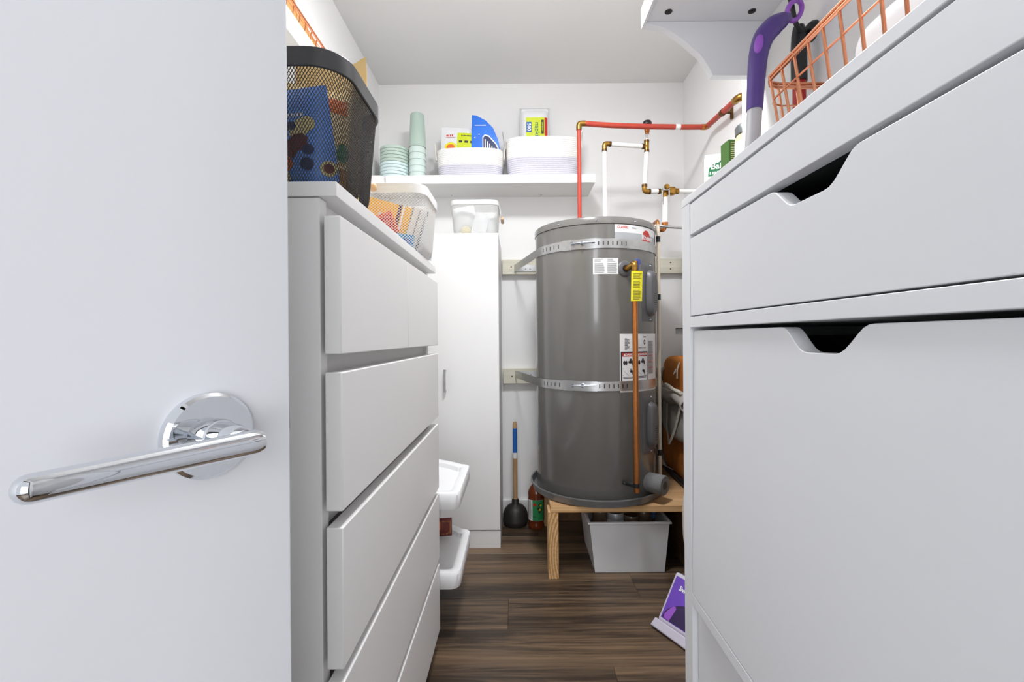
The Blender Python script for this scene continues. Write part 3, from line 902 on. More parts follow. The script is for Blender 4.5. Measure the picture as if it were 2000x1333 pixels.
# zip bag
p = Pouch(0.205, 0.285, 0.035)
p.put(gridrect(-0.015, 0.085, 0.14, 0.252), 1).put(gridrect(-0.080, -0.025, 0.224, 0.226, 6, 2), 2, 0.001)
p.put(disc2d(-0.05, 0.175, 0.032, 0.022), 3, 0.001).put(disc2d(-0.05, 0.172, 0.022, 0.014), 4, 0.0014)
p.put(place2d(marks2d(0.04, 0.013, 4), -0.055, 0.236), 2, 0.001).put(place2d(marks2d(0.06, 0.007, 8), 0.035, 0.236), 5, 0.0014)
for i in range(3): p.put(gridrect(-0.006 + i * 0.03, 0.012 + i * 0.03, 0.196, 0.208, 3, 2), 5, 0.0014)
p.make('zip_bag', 'clear zip bag with lime label in the left rope basket', 'bag', ['frost', 'lime', 'inkr', 'yellow', 'orangep', 'ink'], (-0.305, 2.445, ST + 0.01), (R(-3), R(2), 0))
# blue bag
p = Pouch(0.10, 0.30, 0.02)
def sh_ear(v): return v
bb_ = MB()
prof = [(-0.075, 0.0), (0.085, 0.0), (0.085, 0.12), (0.072, 0.18), (0.045, 0.235), (0.005, 0.27), (-0.045, 0.293), (-0.068, 0.295)]
bb_.prism(prof, 'y', -0.006, 0.006, 0)
bb_.add2d(place2d(marks2d(0.06, 0.005, 12), -0.022, 0.246), lambda x, z: (x, -0.0068, z), 1)
dz_ = [(-0.012, 0.05), (-0.012, 0.17), (0.0, 0.182), (0.022, 0.178), (0.062, 0.14), (0.078, 0.11), (0.078, 0.05)]
bb_.add2d((dz_, [tuple(range(len(dz_)))]), lambda x, z: (x, -0.0066, z + 0.022), 1)
dz2 = [(-0.007, 0.05), (-0.007, 0.168), (0.002, 0.176), (0.022, 0.171), (0.058, 0.136), (0.073, 0.107), (0.073, 0.05)]
bb_.add2d((dz2, [tuple(range(len(dz2)))]), lambda x, z: (x, -0.0072, z + 0.022), 2)
for i in range(6):
    bb_.add2d(rect2d(0.0 + i * 0.012, 0.005 + i * 0.012, 0.05, 0.160 - i * 0.010), lambda x, z: (x, -0.0078, z + 0.022), 1)
for x, z_ in ((-0.052, 0.19), (-0.045, 0.135), (-0.03, 0.205)):
    bb_.add2d(disc2d(x, z_, 0.003, n=8), lambda x, z: (x, -0.0068, z), 1)
o = bb_.build('floss_bag', ['blue2', 'inkw', 'navy'], local=True, bevel=0.003, smooth=False)
o.scale = (1, 1, 1.17); o.location = (-0.165, 2.44, ST + 0.008); tag(o, 'bright blue pouch with slanted top in the left rope basket', 'pouch')

# ------------------------------------------------------------------ copper basket and hoops on the left shelf
def wire_basket(name, label, loc, lx_, wy_, ht, flare, nl, nw, r, parts_group=None):
    """rectangular wire basket, long side along y; lx_ = half width (x), wy_ = half length (y)"""
    t = thing(name, label, 'basket', loc, parts_group)
    n = 64
    rim = MB()
    for dz in (0.0, -0.006):
        rim.tube([rr_point(lx_, wy_, 0.025, i / n) + (ht + dz,) for i in range(n)], r * 1.25, 8, closed=True)
    rim.build('rim', 'rose', t, local=True)
    mid = MB(); k = flare * (1 - 0.78)
    mid.tube([rr_point(lx_ - k, wy_ - k, 0.024, i / n) + (ht * 0.78,) for i in range(n)], r * 0.7, 8, closed=True)
    k = flare * 0.62
    mid.tube([rr_point(lx_ - k, wy_ - k, 0.022, i / n) + (ht * 0.36,) for i in range(n)], r * 0.7, 8, closed=True)
    k = flare
    mid.tube([rr_point(lx_ - k, wy_ - k, 0.02, i / n) + (0.003,) for i in range(n)], r, 8, closed=True)
    mid.build('hoop_wire', 'rose', t, local=True)
    wires = []
    for i in range(nl):
        y = -wy_ + 0.022 + (2 * wy_ - 0.044) * i / (nl - 1); y2 = y * (wy_ - flare) / wy_
        wires.append([(-lx_, y, ht), (-lx_ + flare, y2, 0.003), (lx_ - flare, y2, 0.003), (lx_, y, ht)])
    for i in range(nw):
        x = -lx_ + 0.025 + (2 * lx_ - 0.05) * i / (nw - 1); x2 = x * (lx_ - flare) / lx_
        wires.append([(x, -wy_, ht), (x2, -wy_ + flare, 0.0035), (x2, wy_ - flare, 0.0035), (x, wy_, ht)])
    for pth in wires:
        wv = MB()
        for a_, b_ in zip(pth[:-1], pth[1:]): wv.cyl(a_, b_, r, 8)
        wv.build('wire', 'rose', t, local=True)
    return t
wire_basket('wire_basket', 'rose gold wire basket on the shelf high at left', (-0.672, 1.235, 1.843), 0.075, 0.34, 0.07, 0.012, 19, 4, 0.0018, 'rose gold wire baskets')
for i, y in enumerate((1.245, 1.350, 1.455)):
    hp = thing('woven_disc', ['nearest round tan woven disc in the high rose gold basket', 'middle round tan woven disc in the high rose gold basket', 'farthest round tan woven disc in the high rose gold basket'][i], 'tray', (-0.622 - 0.013 * i, y, 1.848), 'woven discs in the left wire basket')
    MB().lathe([(0.0, -0.002), (0.052, -0.002), (0.052, 0.002), (0.0, 0.002)], (-0.622 - 0.013 * i, y, 1.909), 36, axis='x').build('centre', 'kraftd', hp)
    q = MB(); q.tube([(-0.622 - 0.013 * i, y + 0.055 * math.cos(2 * math.pi * k / 40), 1.909 + 0.055 * math.sin(2 * math.pi * k / 40)) for k in range(40)], 0.0052, 8, closed=True); q.build('rim', 'tanhoop', hp)

# ------------------------------------------------------------------ right-hand wire basket, on drawer cabinet
wire_basket('wire_basket', 'rose gold wire basket standing on the right drawer cabinet', (0.503, 0.535, RZ + 0.0015), 0.100, 0.207, 0.171, 0.018, 13, 6, 0.0021, 'rose gold wire baskets')
tag(MB().sup((0.512, 0.505, RZ + 0.085), (0.07, 0.105, 0.078), 0.28, 48, 24).build('storage_tub', 'whitep'), 'white rounded tub inside the right wire basket', 'container')

# mop handle hung on the right wall
mp_ = thing('mop', 'purple mop handle with lilac button hanging on right wall', 'mop', (0.45, 0.90, 0.30))
MB().tube([(0.395, 0.90, 0.34), (0.4735, 0.90, 1.452)], 0.0138, 20).build('pole', 'greypole', mp_)
pts = smoothpath([(0.4730, 0.90, 1.446), (0.4755, 0.90, 1.49), (0.479, 0.90, 1.535), (0.4835, 0.90, 1.565), (0.4935, 0.90, 1.592), (0.512, 0.902, 1.613), (0.531, 0.904, 1.626), (0.545, 0.906, 1.634)], 6)
gr = MB().tube(pts, interp([0.0152, 0.0160, 0.0172, 0.0182, 0.0198, 0.0195, 0.0150, 0.0085], 6), 24).build('grip', 'purple', mp_)
bt = MB(); bt.sup((0.4745, 0.8850, 1.568), (0.0085, 0.0055, 0.0185), 0.9, 24, 14, fn=lambda x, y, z: (x + 0.35 * z, y, z)); bt.build('button', 'lilac', gr)
rg = MB(); rg.tube([(0.5585 + 0.0225 * math.cos(2*math.pi*i/32) * 0.80 + 0.010 * math.sin(2*math.pi*i/32), 0.908 + 0.012 * math.cos(2*math.pi*i/32), 1.6485 + 0.0185 * math.sin(2*math.pi*i/32)) for i in range(32)], 0.0048, 10, closed=True)
rg.build('hanging_ring', 'lilac', mp_)
hk = thing('wall_hook', 'black coat hook on the right wall holding the mop ring', 'hook', (0.61, 0.95, 1.60))
MB().lathe([(0.0, -0.014), (0.014, -0.013), (0.019, -0.007), (0.020, 0.0)], (XJ, 0.945, 1.632), 28, axis='x').build('plate', 'blackp', hk)
MB().tube(smoothpath([(XJ - 0.012, 0.945, 1.632), (0.592, 0.935, 1.622), (0.570, 0.922, 1.632), (0.556, 0.914, 1.668), (0.548, 0.912, 1.690)], 6), 0.0045, 12).build('hook_arm', 'blackp', hk)
rp = thing('broom_pole', 'red pole with black grip hanging on the right wall', 'broom', (0.588, 0.945, 0.30))
MB().tube([(0.5885, 0.943, 0.32), (0.5885, 0.943, 1.535)], 0.0125, 20).build('pole', 'redpole', rp)
MB().lathe([(0.0, 0.118), (0.0105, 0.115), (0.0135, 0.098), (0.0150, 0.07), (0.0150, 0.0), (0.0, 0.0)], (0.5885, 0.943, 1.525), 24).build('grip', 'blackp', rp)

# ------------------------------------------------------------------ carton, packet and jar on the ledge behind
bx = MB(); bx.box(-0.045, 0.045, -0.02, 0.02, 0, 0.122, 0)
lf = [(-0.036, 0.055), (0.034, 0.055), (0.04, 0.088), (0.022, 0.104), (0.012, 0.116), (0.0, 0.102), (-0.02, 0.096), (-0.034, 0.082)]
bx.add2d((lf, [tuple(range(len(lf)))]), lambda x, z: (x, -0.0206, z - 0.008), 1)
bx.add2d(place2d(text2d('Baby', 0.028, 0.0006), 0.0, 0.080), lambda x, z: (x, -0.0212, z), 2)
bx.add2d(place2d(marks2d(0.062, 0.011, 8), 0.0, 0.058), lambda x, z: (x, -0.0212, z), 2)
bx.add2d(disc2d(0.036, 0.055, 0.012), lambda x, z: (x, -0.0208, z), 3)
o = bx.build('baby_food_carton', ['inkw', 'inkg2', 'inkw', 'yellow'], local=True, smooth=False); o.location = (0.700, 1.57, 1.50); o.rotation_euler = (0, 0, R(-18))
tag(o, 'white baby food carton with green leaf print on ledge behind cabinet', 'carton')
gb = MB(); gb.box(-0.033, 0.04, -0.025, 0.025, 0, 0.128, 0)
for i in range(12):
    gb.add2d(rect2d(-0.027, -0.027 + random.uniform(0.045, 0.060), 0.118 - i * 0.006, 0.1196 - i * 0.006), lambda x, z: (x, -0.0256, z), 1)
o = gb.build('green_carton', ['greenbox', 'cashew'], local=True, smooth=False); o.location = (0.712, 1.48, 1.50); o.rotation_euler = (0, 0, R(4))
tag(o, 'dark green printed carton between baby food carton and jar', 'carton')
j = thing('jar', 'cream jar with grey lid at the corner of the right wall', 'jar', (0.697, 1.36, 1.50))
MB().lathe([(0.0, 0.0), (0.036, 0.0), (0.038, 0.008), (0.038, 0.088), (0.033, 0.102), (0.0, 0.102)], (0.697, 1.36, 1.5), 32).build('glass', 'jarcream', j)
MB().lathe([(0.0385, 0.020), (0.0385, 0.080)], (0.697, 1.36, 1.5), 32).build('label', 'label', j)
MB().lathe([(0.037, 0.101), (0.0385, 0.122), (0.035, 0.128), (0.0, 0.128)], (0.697, 1.36, 1.5), 32).build('lid', 'jarlid', j)

# ------------------------------------------------------------------ water-heater stand and pan
st_ = thing('heater_stand', 'wooden platform of plywood and posts under the water heater', 'stand', (0.45, 2.2, 0))
pt = MB(); pt.box(0.133, XR - 0.013, 1.883, 2.50, 0.2745, 0.2985, 0)
pt.build('platform', 'ply', st_, bevel=0.001)
pe = MB(); pe.box(0.1332, XR - 0.0135, 1.8815, 1.8832, 0.2748, 0.2982); pe.build('plywood_edge', 'plye', st_)
for y0, y1 in ((1.8835, 1.972), (2.41, 2.498)):
    po = MB(); po.box(0.123, 0.165, y0, y1, 0.0, 0.2743)
    po.build('post', 'postside', st_, bevel=0.001)
pg = MB(); pg.box(0.1235, 0.1645, 1.8822, 1.8836, 0.0005, 0.2740); pg.build('post_end_grain', 'post', st_)
MB().box(0.717, 0.735, 1.8835, 2.498, 0.0, 0.2743).build('side_panel', 'panelb', st_)
MB().box(0.165, 0.717, 2.48, 2.498, 0.0, 0.2743).build('back_panel', 'panelb', st_)
TX, TY, TR = 0.367, 2.149, 0.277
pn = MB().lathe([(0.0, 0.0), (0.288, 0.0), (0.297, 0.004), (0.303, 0.030), (0.308, 0.032), (0.308, 0.036), (0.301, 0.036), (0.294, 0.010), (0.0, 0.003)], (TX, TY, 0.299), 72).build('drain_pan', 'pan')
tag(pn, 'round shallow metal drain pan under the water heater', 'pan')

# ------------------------------------------------------------------ water heater
TB, TT = 0.305, 1.497
wh = thing('water_heater', 'tall grey cylindrical water heater standing on the wooden platform', 'water heater', (TX, TY, TB))
def cy(phi, z, off=0.0):
    a = R(phi)
    return (TX + (TR + off) * math.sin(a), TY - (TR + off) * math.cos(a), z)
def arc(x):      # metres along the shell -> degrees
    return math.degrees(x / TR)
MB().lathe([(TR - 0.02, TB - 0.002), (TR - 0.004, TB), (TR, TB + 0.006), (TR, TT - 0.03)], (TX, TY, 0), 128).build('tank_shell', 'tank', wh)
MB().lathe([(TR, TT - 0.029), (TR + 0.003, TT - 0.028), (TR + 0.003, TT - 0.004), (TR, TT), (0.20, TT + 0.004), (0.0, TT + 0.004)], (TX, TY, 0), 128).build('top_cap', 'tank', wh)
for phi in (-82, -42, -8, 28, 62):
    q = MB(); a = cy(phi, TT - 0.016, 0.003); b = cy(phi, TT - 0.016, 0.007); q.tube([a, b], [0.0048, 0.0022], 10); q.build('cap_screw', 'zinc', wh)

def cyl_label(mb, data, phi0, z0, m, off):
    mb.add2d(data, lambda x, y: cy(phi0 + arc(x), z0 + y, off), m)
# brand sticker
lb = MB(); W_ = 0.255
cyl_label(lb, rect2d(0, W_, 0, 0.062, 24), 8, 1.403, 0, 0.0008)
cyl_label(lb, rect2d(0, W_, 0, 0.030, 24), 8, 1.403, 1, 0.0011)
cyl_label(lb, place2d(text2d('CLASSIC', 0.014, 0.0004, 'LEFT'), 0.010, 0.051), 8, 1.403, 2, 0.0014)
cyl_label(lb, place2d(text2d('SERIES', 0.009, 0.0, 'LEFT'), 0.078, 0.050), 8, 1.403, 3, 0.0014)
cyl_label(lb, disc2d(0.168, 0.020, 0.030, 0.030, 28, 0, math.pi), 8, 1.403, 2, 0.0014)
cyl_label(lb, rect2d(0.138, 0.198, 0.0, 0.020, 8), 8, 1.403, 2, 0.0014)
cyl_label(lb, place2d(text2d('Rheem', 0.030, 0.0006), 0.176, 0.018), 8, 1.403, 4, 0.0018)
lb.build('brand_sticker', ['label', 'labelg', 'inkr', 'inkg', 'inkw'], wh, recalc=False)
# small white notice
lb = MB(); W_ = 0.105
cyl_label(lb, rect2d(0, W_, 0, 0.066, 10), -10.8, 1.259, 0, 0.0008)
for c_ in range(2):
    x0 = 0.006 + c_ * 0.052
    for r_ in range(14):
        if r_ == 3: continue
        x1 = x0 + (0.042 if r_ > 3 else random.uniform(0.025, 0.04)) * random.uniform(0.85, 1)
        cyl_label(lb, rect2d(x0, x1, 0.060 - r_ * 0.0042, 0.0622 - r_ * 0.0042, 3), -10.8, 1.259, 1, 0.0012)
lb.build('notice_label', ['label', 'inkg'], wh, recalc=False)
# large rating and danger label
lb = MB(); W_ = 0.245; Z0 = 0.770; P0 = 11.6
cyl_label(lb, rect2d(0, W_, 0, 0.242, 20), P0, Z0, 0, 0.0008)
cyl_label(lb, rect2d(0.018, 0.148, 0.178, 0.235, 12), P0, Z0, 6, 0.0011)
for r_ in range(10):
    y = 0.221 - r_ * 0.0043 * 1.1
    cyl_label(lb, rect2d(0.022, 0.022 + random.uniform(0.008, 0.026), y, y + 0.0022, 3), P0, Z0, 1, 0.0015)
    cyl_label(lb, rect2d(0.022, 0.118, y - 0.0008, y - 0.0004, 8), P0, Z0, 4, 0.0013)
cyl_label(lb, disc2d(0.130, 0.207, 0.006, 0.0105), P0, Z0, 1, 0.0015)
cyl_label(lb, disc2d(0.131, 0.207, 0.0035, 0.006), P0, Z0, 6, 0.0018)
cyl_label(lb, rect2d(0.122, 0.142, 0.227, 0.231, 3), P0, Z0, 1, 0.0015)
for i in range(16):
    x = 0.084 + i * 0.0036
    cyl_label(lb, rect2d(x, x + random.choice((0.0012, 0.0022)), 0.181, 0.187, 1), P0, Z0, 1, 0.0015)
cyl_label(lb, rect2d(0.004, 0.152, 0.010, 0.168, 14), P0, Z0, 1, 0.0011)
cyl_label(lb, rect2d(0.010, 0.148, 0.016, 0.148, 14), P0, Z0, 0, 0.0014)
cyl_label(lb, rect2d(0.010, 0.148, 0.149, 0.163, 14), P0, Z0, 2, 0.0014)
for x, s_ in ((0.046, 'DANGER'), (0.116, 'DANGER')):
    cyl_label(lb, place2d(text2d(s_, 0.0125, 0.0003), x + 0.004, 0.156), P0, Z0, 3, 0.0018)
    cyl_label(lb, ([(x - 0.030, 0.151), (x - 0.020, 0.151), (x - 0.025, 0.161)], [(0, 1, 2)]), P0, Z0, 3, 0.0018)
for x0 in (0.0, 0.068):
    for dx, dy, rx_, ry_ in ((0.020, 0.122, 0.006, 0.009), (0.029, 0.122, 0.005, 0.009), (0.048, 0.125, 0.010, 0.006), (0.050, 0.134, 0.006, 0.006), (0.058, 0.122, 0.004, 0.010), (0.054, 0.086, 0.008, 0.006), (0.048, 0.088, 0.004, 0.002), (0.050, 0.094, 0.002, 0.005), (0.060, 0.078, 0.004, 0.007)):
        cyl_label(lb, disc2d(x0 + dx, dy, rx_, ry_, 12), P0, Z0, 1, 0.0018)
    for pts_ in ([(0.012, 0.096), (0.060, 0.108)], [(0.014, 0.090), (0.040, 0.068)], [(0.012, 0.070), (0.066, 0.070)]):
        (xa, ya), (xb, yb) = pts_
        cyl_label(lb, ([(x0 + xa, ya), (x0 + xb, yb), (x0 + xb, yb + 0.0012), (x0 + xa, ya + 0.0012)], [(0, 1, 2, 3)]), P0, Z0, 1, 0.0018)
for y in (0.062, 0.057, 0.024, 0.020):
    cyl_label(lb, rect2d(0.014, 0.142, y, y + 0.0026, 12), P0, Z0, 1, 0.0016)
cyl_label(lb, rect2d(0.157, 0.205, 0.07, 0.213, 6), P0, Z0, 5, 0.0011)
for r_ in range(26):
    y = 0.207 - r_ * 0.0053
    cyl_label(lb, rect2d(0.159, 0.159 + random.uniform(0.028, 0.044), y, y + 0.0028, 4), P0, Z0, 4 if r_ < 11 else (2 if r_ % 5 == 1 else 4), 0.0014)
lb.build('danger_label', ['label', 'ink', 'inkr', 'inkw', 'inkg', 'labelg', 'inkw'], wh, recalc=False)
# element access covers
def cover(zc, hz):
    mb = MB(); pc = 46.0; hw = 10.5
    def fn(u, v):
        du = (u - 0.5) * 2; dv = (v - 0.5) * 2
        ed = min(1, (1 - max(abs(du), abs(dv))) * 8)
        return cy(pc + du * hw, zc + dv * hz, 0.0005 + 0.004 * ed)
    mb.grid(fn, 25, 33)
    c = mb.build('element_cover', 'tankd', wh, recalc=False)
    mb = MB()
    def fn2(u, v):
        a = u * 2 * math.pi; r_ = v
        x = math.copysign(abs(math.cos(a)) ** 0.6, math.cos(a)); y = math.copysign(abs(math.sin(a)) ** 0.75, math.sin(a))
        k = 1.0 if r_ < 0.72 else math.sqrt(max(0, 1 - ((r_ - 0.72) / 0.28) ** 2))
        return cy(pc + 1.2 + x * r_ * 6.6, zc - 0.004 + y * r_ * hz * 0.80, 0.004 + 0.024 * k)
    mb.grid(fn2, 40, 14, cu=True)
    mb.build('cover_bulge', 'tankd', c, recalc=False)
    vn = MB()
    for i in range(7):
        z0 = zc - hz * 0.52 + i * 0.0095
        vn.add2d(rect2d(-0.008, 0.016, 0, 0.0028, 3), lambda x, y: cy(pc + 1.2 + arc(x), z0 + y, 0.0285), 0)
    vn.build('vent_slot', 'ink', c, recalc=False)
    for dz in (-0.93, 0.93):
        q = MB(); q.tube([cy(pc + 2, zc + dz * hz, 0.003), cy(pc + 2, zc + dz * hz, 0.007)], [0.004, 0.002], 10); q.build('cover_screw', 'zinc', c)
cover(1.190, 0.125)
cover(0.624, 0.125)
# relief valve, tag and copper discharge tube
VZ = 1.282; VP = 17.4
nv = Vector((math.sin(R(VP)), -math.cos(R(VP)), 0)); vb = Vector(cy(VP, VZ))
q = MB(); q.tube([vb, vb + nv * 0.003, vb + nv * 0.006], [0.034, 0.032, 0.024], 36); q.build('valve_flange', 'tankd', wh)
q = MB(); q.tube([vb + nv * 0.0062, vb + nv * 0.0066], [0.0155, 0.0155], 24); q.build('valve_opening', 'blackp', wh)
PX, PY = 0.4735, 1.826
q = MB(); q.tube([vb + nv * 0.004, vb + nv * 0.03], 0.0095, 14); q.tube([vb + nv * 0.014, vb + nv * 0.022], 0.013, 6)
q.tube(smoothpath([vb + nv * 0.028, (PX, PY, VZ + 0.008), (PX, PY, VZ - 0.03)], 5), 0.0125, 14); q.tube([(PX, PY, VZ - 0.045), (PX, PY, VZ - 0.02)], 0.0145, 6)
q.tube([(PX, PY, VZ + 0.0), (PX + 0.004, PY - 0.002, VZ + 0.022)], 0.010, 14)
va = q.build('relief_valve', 'brass', wh)
q = MB(); q.lathe([(0.0, 0.006), (0.011, 0.005), (0.0135, 0.0), (0.011, -0.004), (0.0, -0.004)], (PX + 0.012, PY - 0.004, VZ + 0.018), 18, axis='y'); q.box(PX + 0.012, PX + 0.016, PY - 0.010, PY - 0.006, VZ - 0.016, VZ + 0.018)
q.build('test_lever', mat('blue_lever', (64, 74, 140), 0.35, var=0.1), va)
q = MB()
q.grid(lambda u, v: (PX - 0.021 + u * 0.044 + 0.003 * v, PY - 0.019 - 0.003 * math.sin(u * 3.0) - 0.002 * v, VZ - 0.140 + v * 0.118), 6, 10)
for r_ in range(18):
    if r_ in (7, 13): continue
    z0 = VZ - 0.134 + r_ * 0.0059
    x1 = random.uniform(0.026, 0.034)
    q._a([(PX - 0.014 + a_ + 0.003 * r_ / 25, PY - 0.0228 - 0.002 * r_ / 25 , z0 + b_) for a_, b_ in ((0, 0), (x1, 0), (x1, 0.0026), (0, 0.0026))], [(0, 1, 2, 3)], 1)
q.build('warning_tag', ['yellow', mat('olive_ink', (120, 112, 20), 0.6)], va, recalc=False)
q = MB(); q.tube([(PX, PY, VZ - 0.04), (PX + 0.001, PY, 0.375)], 0.0112, 18); q.tube([(PX, PY, 0.715), (PX, PY, 0.745)], 0.0120, 18)
q.build('discharge_pipe', 'copper', wh)
q = MB(); q.tube([(PX, PY, 0.395), (PX, PY, 0.412)], 0.0132, 18)
e0 = Vector(cy(12.5, 0.404, 0.012)); q.tube([(PX - 0.010, PY - 0.002, 0.404), tuple(e0 + Vector((0.012, -0.02, 0))), tuple(e0)], [0.009, 0.0085, 0.0085], 10, sq=0.3, up=(0, 0, 1))
pc_ = q.build('pipe_clamp', 'blackp', wh)
q = MB(); q.tube([cy(13, 0.404, 0.010), cy(13, 0.404, 0.026)], [0.004, 0.003], 8); q.build('clamp_screw', 'zinc', pc_)
# grey foam sleeve on the drain fitting
fd = Vector((math.sin(R(44)), -math.cos(R(44)), 0))
f0 = Vector(cy(44, 0.378)); 
q = MB(); q.tube([f0 - fd * 0.01, f0 + fd * 0.075], 0.041, 28)
fo = q.build('drain_sleeve', 'foam', wh, bevel=0.004)
q = MB(); q.tube([f0 + fd * 0.0752, f0 + fd * 0.0758], 0.017, 16); q.build('drain_opening', 'blackp', fo)
q = MB(); q.tube([(TX - 0.07, TY - 0.02, TT + 0.002), (TX - 0.07, TY - 0.02, TT + 0.035)], 0.016, 14); q.build('outlet_nipple', 'brass', wh)
q = MB(); q.tube([(0.424, 2.172, TT + 0.002), (0.424, 2.172, TT + 0.03)], 0.014, 14); q.build('inlet_nipple', 'brass', wh)

# ------------------------------------------------------------------ lumber rails and seismic straps
for zc, nm in ((1.3955, 'upper pale lumber rail on the back wall behind the water heater'), (0.7845, 'lower pale lumber rail on the back wall behind the water heater')):
    o = thing('lumber_rail', nm, 'board', (0.43, 2.56, zc - 0.0415), 'lumber rails')
    MB().box(-0.08, XR - 0.001, 2.542, YB - 0.001, zc - 0.0415, zc + 0.0415).build('board', 'lumber', o, bevel=0.002)
    for x in (-0.03, 0.86):
        for dz in ((0.0,) if x < 0 else (0.018, -0.018)):
            q = MB(); q.lathe([(0.0, -0.0015), (0.004, -0.001), (0.004, 0.0)], (x, 2.5415, zc + dz), 12, axis='y'); q.build('screw', 'brassd', o)

def strap(zc, label, dzbolt):
    t = thing('seismic_strap', label, 'strap', (TX, TY, zc - 0.02), 'seismic straps')
    off = 0.0022
    # path in plan: left wall anchor -> tangent -> round the front -> right anchor
    path = []
    rr_ = TR + off
    A = Vector((-0.012, 2.538)); Cn = Vector((TX, TY))
    def tang(Pt, sgn):
        d = Cn - Pt; L = d.length; b = math.asin(rr_ / L); base = math.atan2(d.y, d.x); t_ = math.sqrt(L * L - rr_ * rr_); an = base + sgn * b
        return Pt + Vector((math.cos(an), math.sin(an))) * t_
    T1 = tang(A, -1)
    B = Vector((0.70, 2.538)); T2 = tang(B, 1)
    a1 = math.atan2(T1.y - TY, T1.x - TX); a2 = math.atan2(T2.y - TY, T2.x - TX)
    if a1 > 0: a1 -= 2 * math.pi
    if a2 < a1: a2 += 2 * math.pi
    for i in range(12): path.append(A + (T1 - A) * (i / 12))
    n = 72
    for i in range(n + 1):
        an = a1 + (a2 - a1) * i / n
        path.append(Cn + Vector((math.cos(an), math.sin(an))) * rr_)
    for i in range(1, 9): path.append(T2 + (B - T2) * (i / 8))
    hw = 0.0195
    vs = []; th = 0.0012
    for i, p in enumerate(path):
        tt = (path[min(i + 1, len(path) - 1)] - path[max(i - 1, 0)]).normalized(); nn = Vector((tt.y, -tt.x))
        for dz, o_ in ((-hw, th), (hw, th), (hw, 0), (-hw, 0)):
            vs.append((p.x + nn.x * o_, p.y + nn.y * o_, zc + dz))
    fs = []
    for i in range(len(path) - 1):
        for k in range(4):
            fs.append((i * 4 + k, i * 4 + (k + 1) % 4, (i + 1) * 4 + (k + 1) % 4, (i + 1) * 4 + k))
    MB()._a(vs, fs, 0).build('band', 'steel', t)
    # slots
    for ph in list(range(-62, -32, 5)) + list(range(-6, 22, 4)):
        q = MB(); w_ = 0.0021
        q.add2d(rect2d(-w_, w_, -0.0085, 0.0085, 1), lambda x, y: cy(ph + arc(x), zc + y, off + th + 0.0003), 0)
        q.build('slot', 'ink', t, recalc=False)
    # overlapping plate and bolt
    q = MB(); q.grid(lambda u, v: cy(-30 + u * 22, zc + (v - 0.5) * 0.041, off + th + 0.0006), 14, 2); q.build('buckle_plate', 'steel', t, recalc=False)
    q = MB(); q.grid(lambda u, v: cy(-38 + u * 9, zc + (v - 0.5) * 0.043, off + th + 0.0014), 8, 2); q.build('strap_end', 'steel', t, recalc=False)
    q = MB(); q.tube([cy(-27, zc + dzbolt, 0.016), cy(-16, zc + dzbolt + 0.002, 0.014), cy(-9, zc + dzbolt + 0.003, 0.010)], 0.0034, 10)
    q.tube([cy(-28.5, zc + dzbolt, 0.016), cy(-27, zc + dzbolt, 0.016)], 0.0075, 6); q.tube([cy(-20.5, zc + dzbolt, 0.0155), cy(-18.8, zc + dzbolt, 0.0155)], 0.0085, 6)
    q.build('bolt', 'zinc', t)
    q = MB(); q.box(-0.010, 0.11, 2.5385, 2.5415, zc - 0.018, zc + 0.018); q.build('wall_bracket', 'steel', t)
    q = MB()
    for x in (0.05, 0.075): q.lathe([(0.0, -0.0008), (0.003, -0.0006), (0.003, 0.0)], (x, 2.538, zc - 0.004), 10, axis='y')
    q.build('bracket_hole', 'ink', t)
strap(1.386, 'upper slotted steel strap around the water heater', 0.002)
strap(0.797, 'lower slotted steel strap around the water heater', 0.002)

# ------------------------------------------------------------------ pipes
hp = thing('hot_water_pipe', 'red hot water pipe rising from heater and running to the right wall', 'pipe', (TX - 0.07, TY - 0.02, TT))
x0, y0 = TX - 0.07, TY - 0.02
ZH = 2.0
MB().tube([(x0, y0, TT + 0.034), (x0, y0, ZH - 0.022)], 0.0098, 18).build('riser', 'redpipe', hp)
e_ = MB(); e_.tube(smoothpath([(x0, y0, ZH - 0.030), (x0, y0, ZH - 0.012), (x0 + 0.004, y0, ZH - 0.002), (x0 + 0.016, y0, ZH), (x0 + 0.03, y0, ZH)], 4), 0.0130, 16); e_.build('elbow', 'brass', hp)
x1, y1 = 0.908, 2.165
path = smoothpath([(x0 + 0.028, y0, ZH), (0.45, y0 + 0.008, ZH - 0.006), (0.62, y0 + 0.018, ZH - 0.008), (0.78, y0 + 0.028, ZH - 0.007), (x1 - 0.02, y1, ZH - 0.004)], 6)
MB().tube(path, 0.0122, 18).build('crossing_run', 'redpipe', hp)
q = MB(); q.tube([path[17], path[18]], 0.0126, 18); q.build('joint_band', 'whitepipe', hp)
e_ = MB(); e_.tube(smoothpath([(x1 - 0.024, y1, ZH - 0.004), (x1 - 0.006, y1, ZH - 0.004), (x1 + 0.002, y1 - 0.008, ZH - 0.004), (x1 + 0.002, y1 - 0.026, ZH - 0.005)], 4), 0.0135, 16); e_.build('elbow', 'copper', hp)
MB().tube([(x1 + 0.002, y1 - 0.024, ZH - 0.005), (x1 + 0.001, 1.87, ZH - 0.028)], 0.0125, 18).build('wall_run', 'redpipe', hp)
q = MB(); q.tube([(x1 + 0.0015, 2.005, ZH - 0.0175), (x1 + 0.0015, 1.985, ZH - 0.019)], 0.0150, 18); q.box(x1 + 0.036, XR - 0.0005, 1.988, 2.002, ZH - 0.048, ZH + 0.012); q.box(x1 + 0.013, x1 + 0.037, 1.988, 2.002, ZH - 0.022, ZH - 0.014); q.build('pipe_clip', 'brassd', hp)
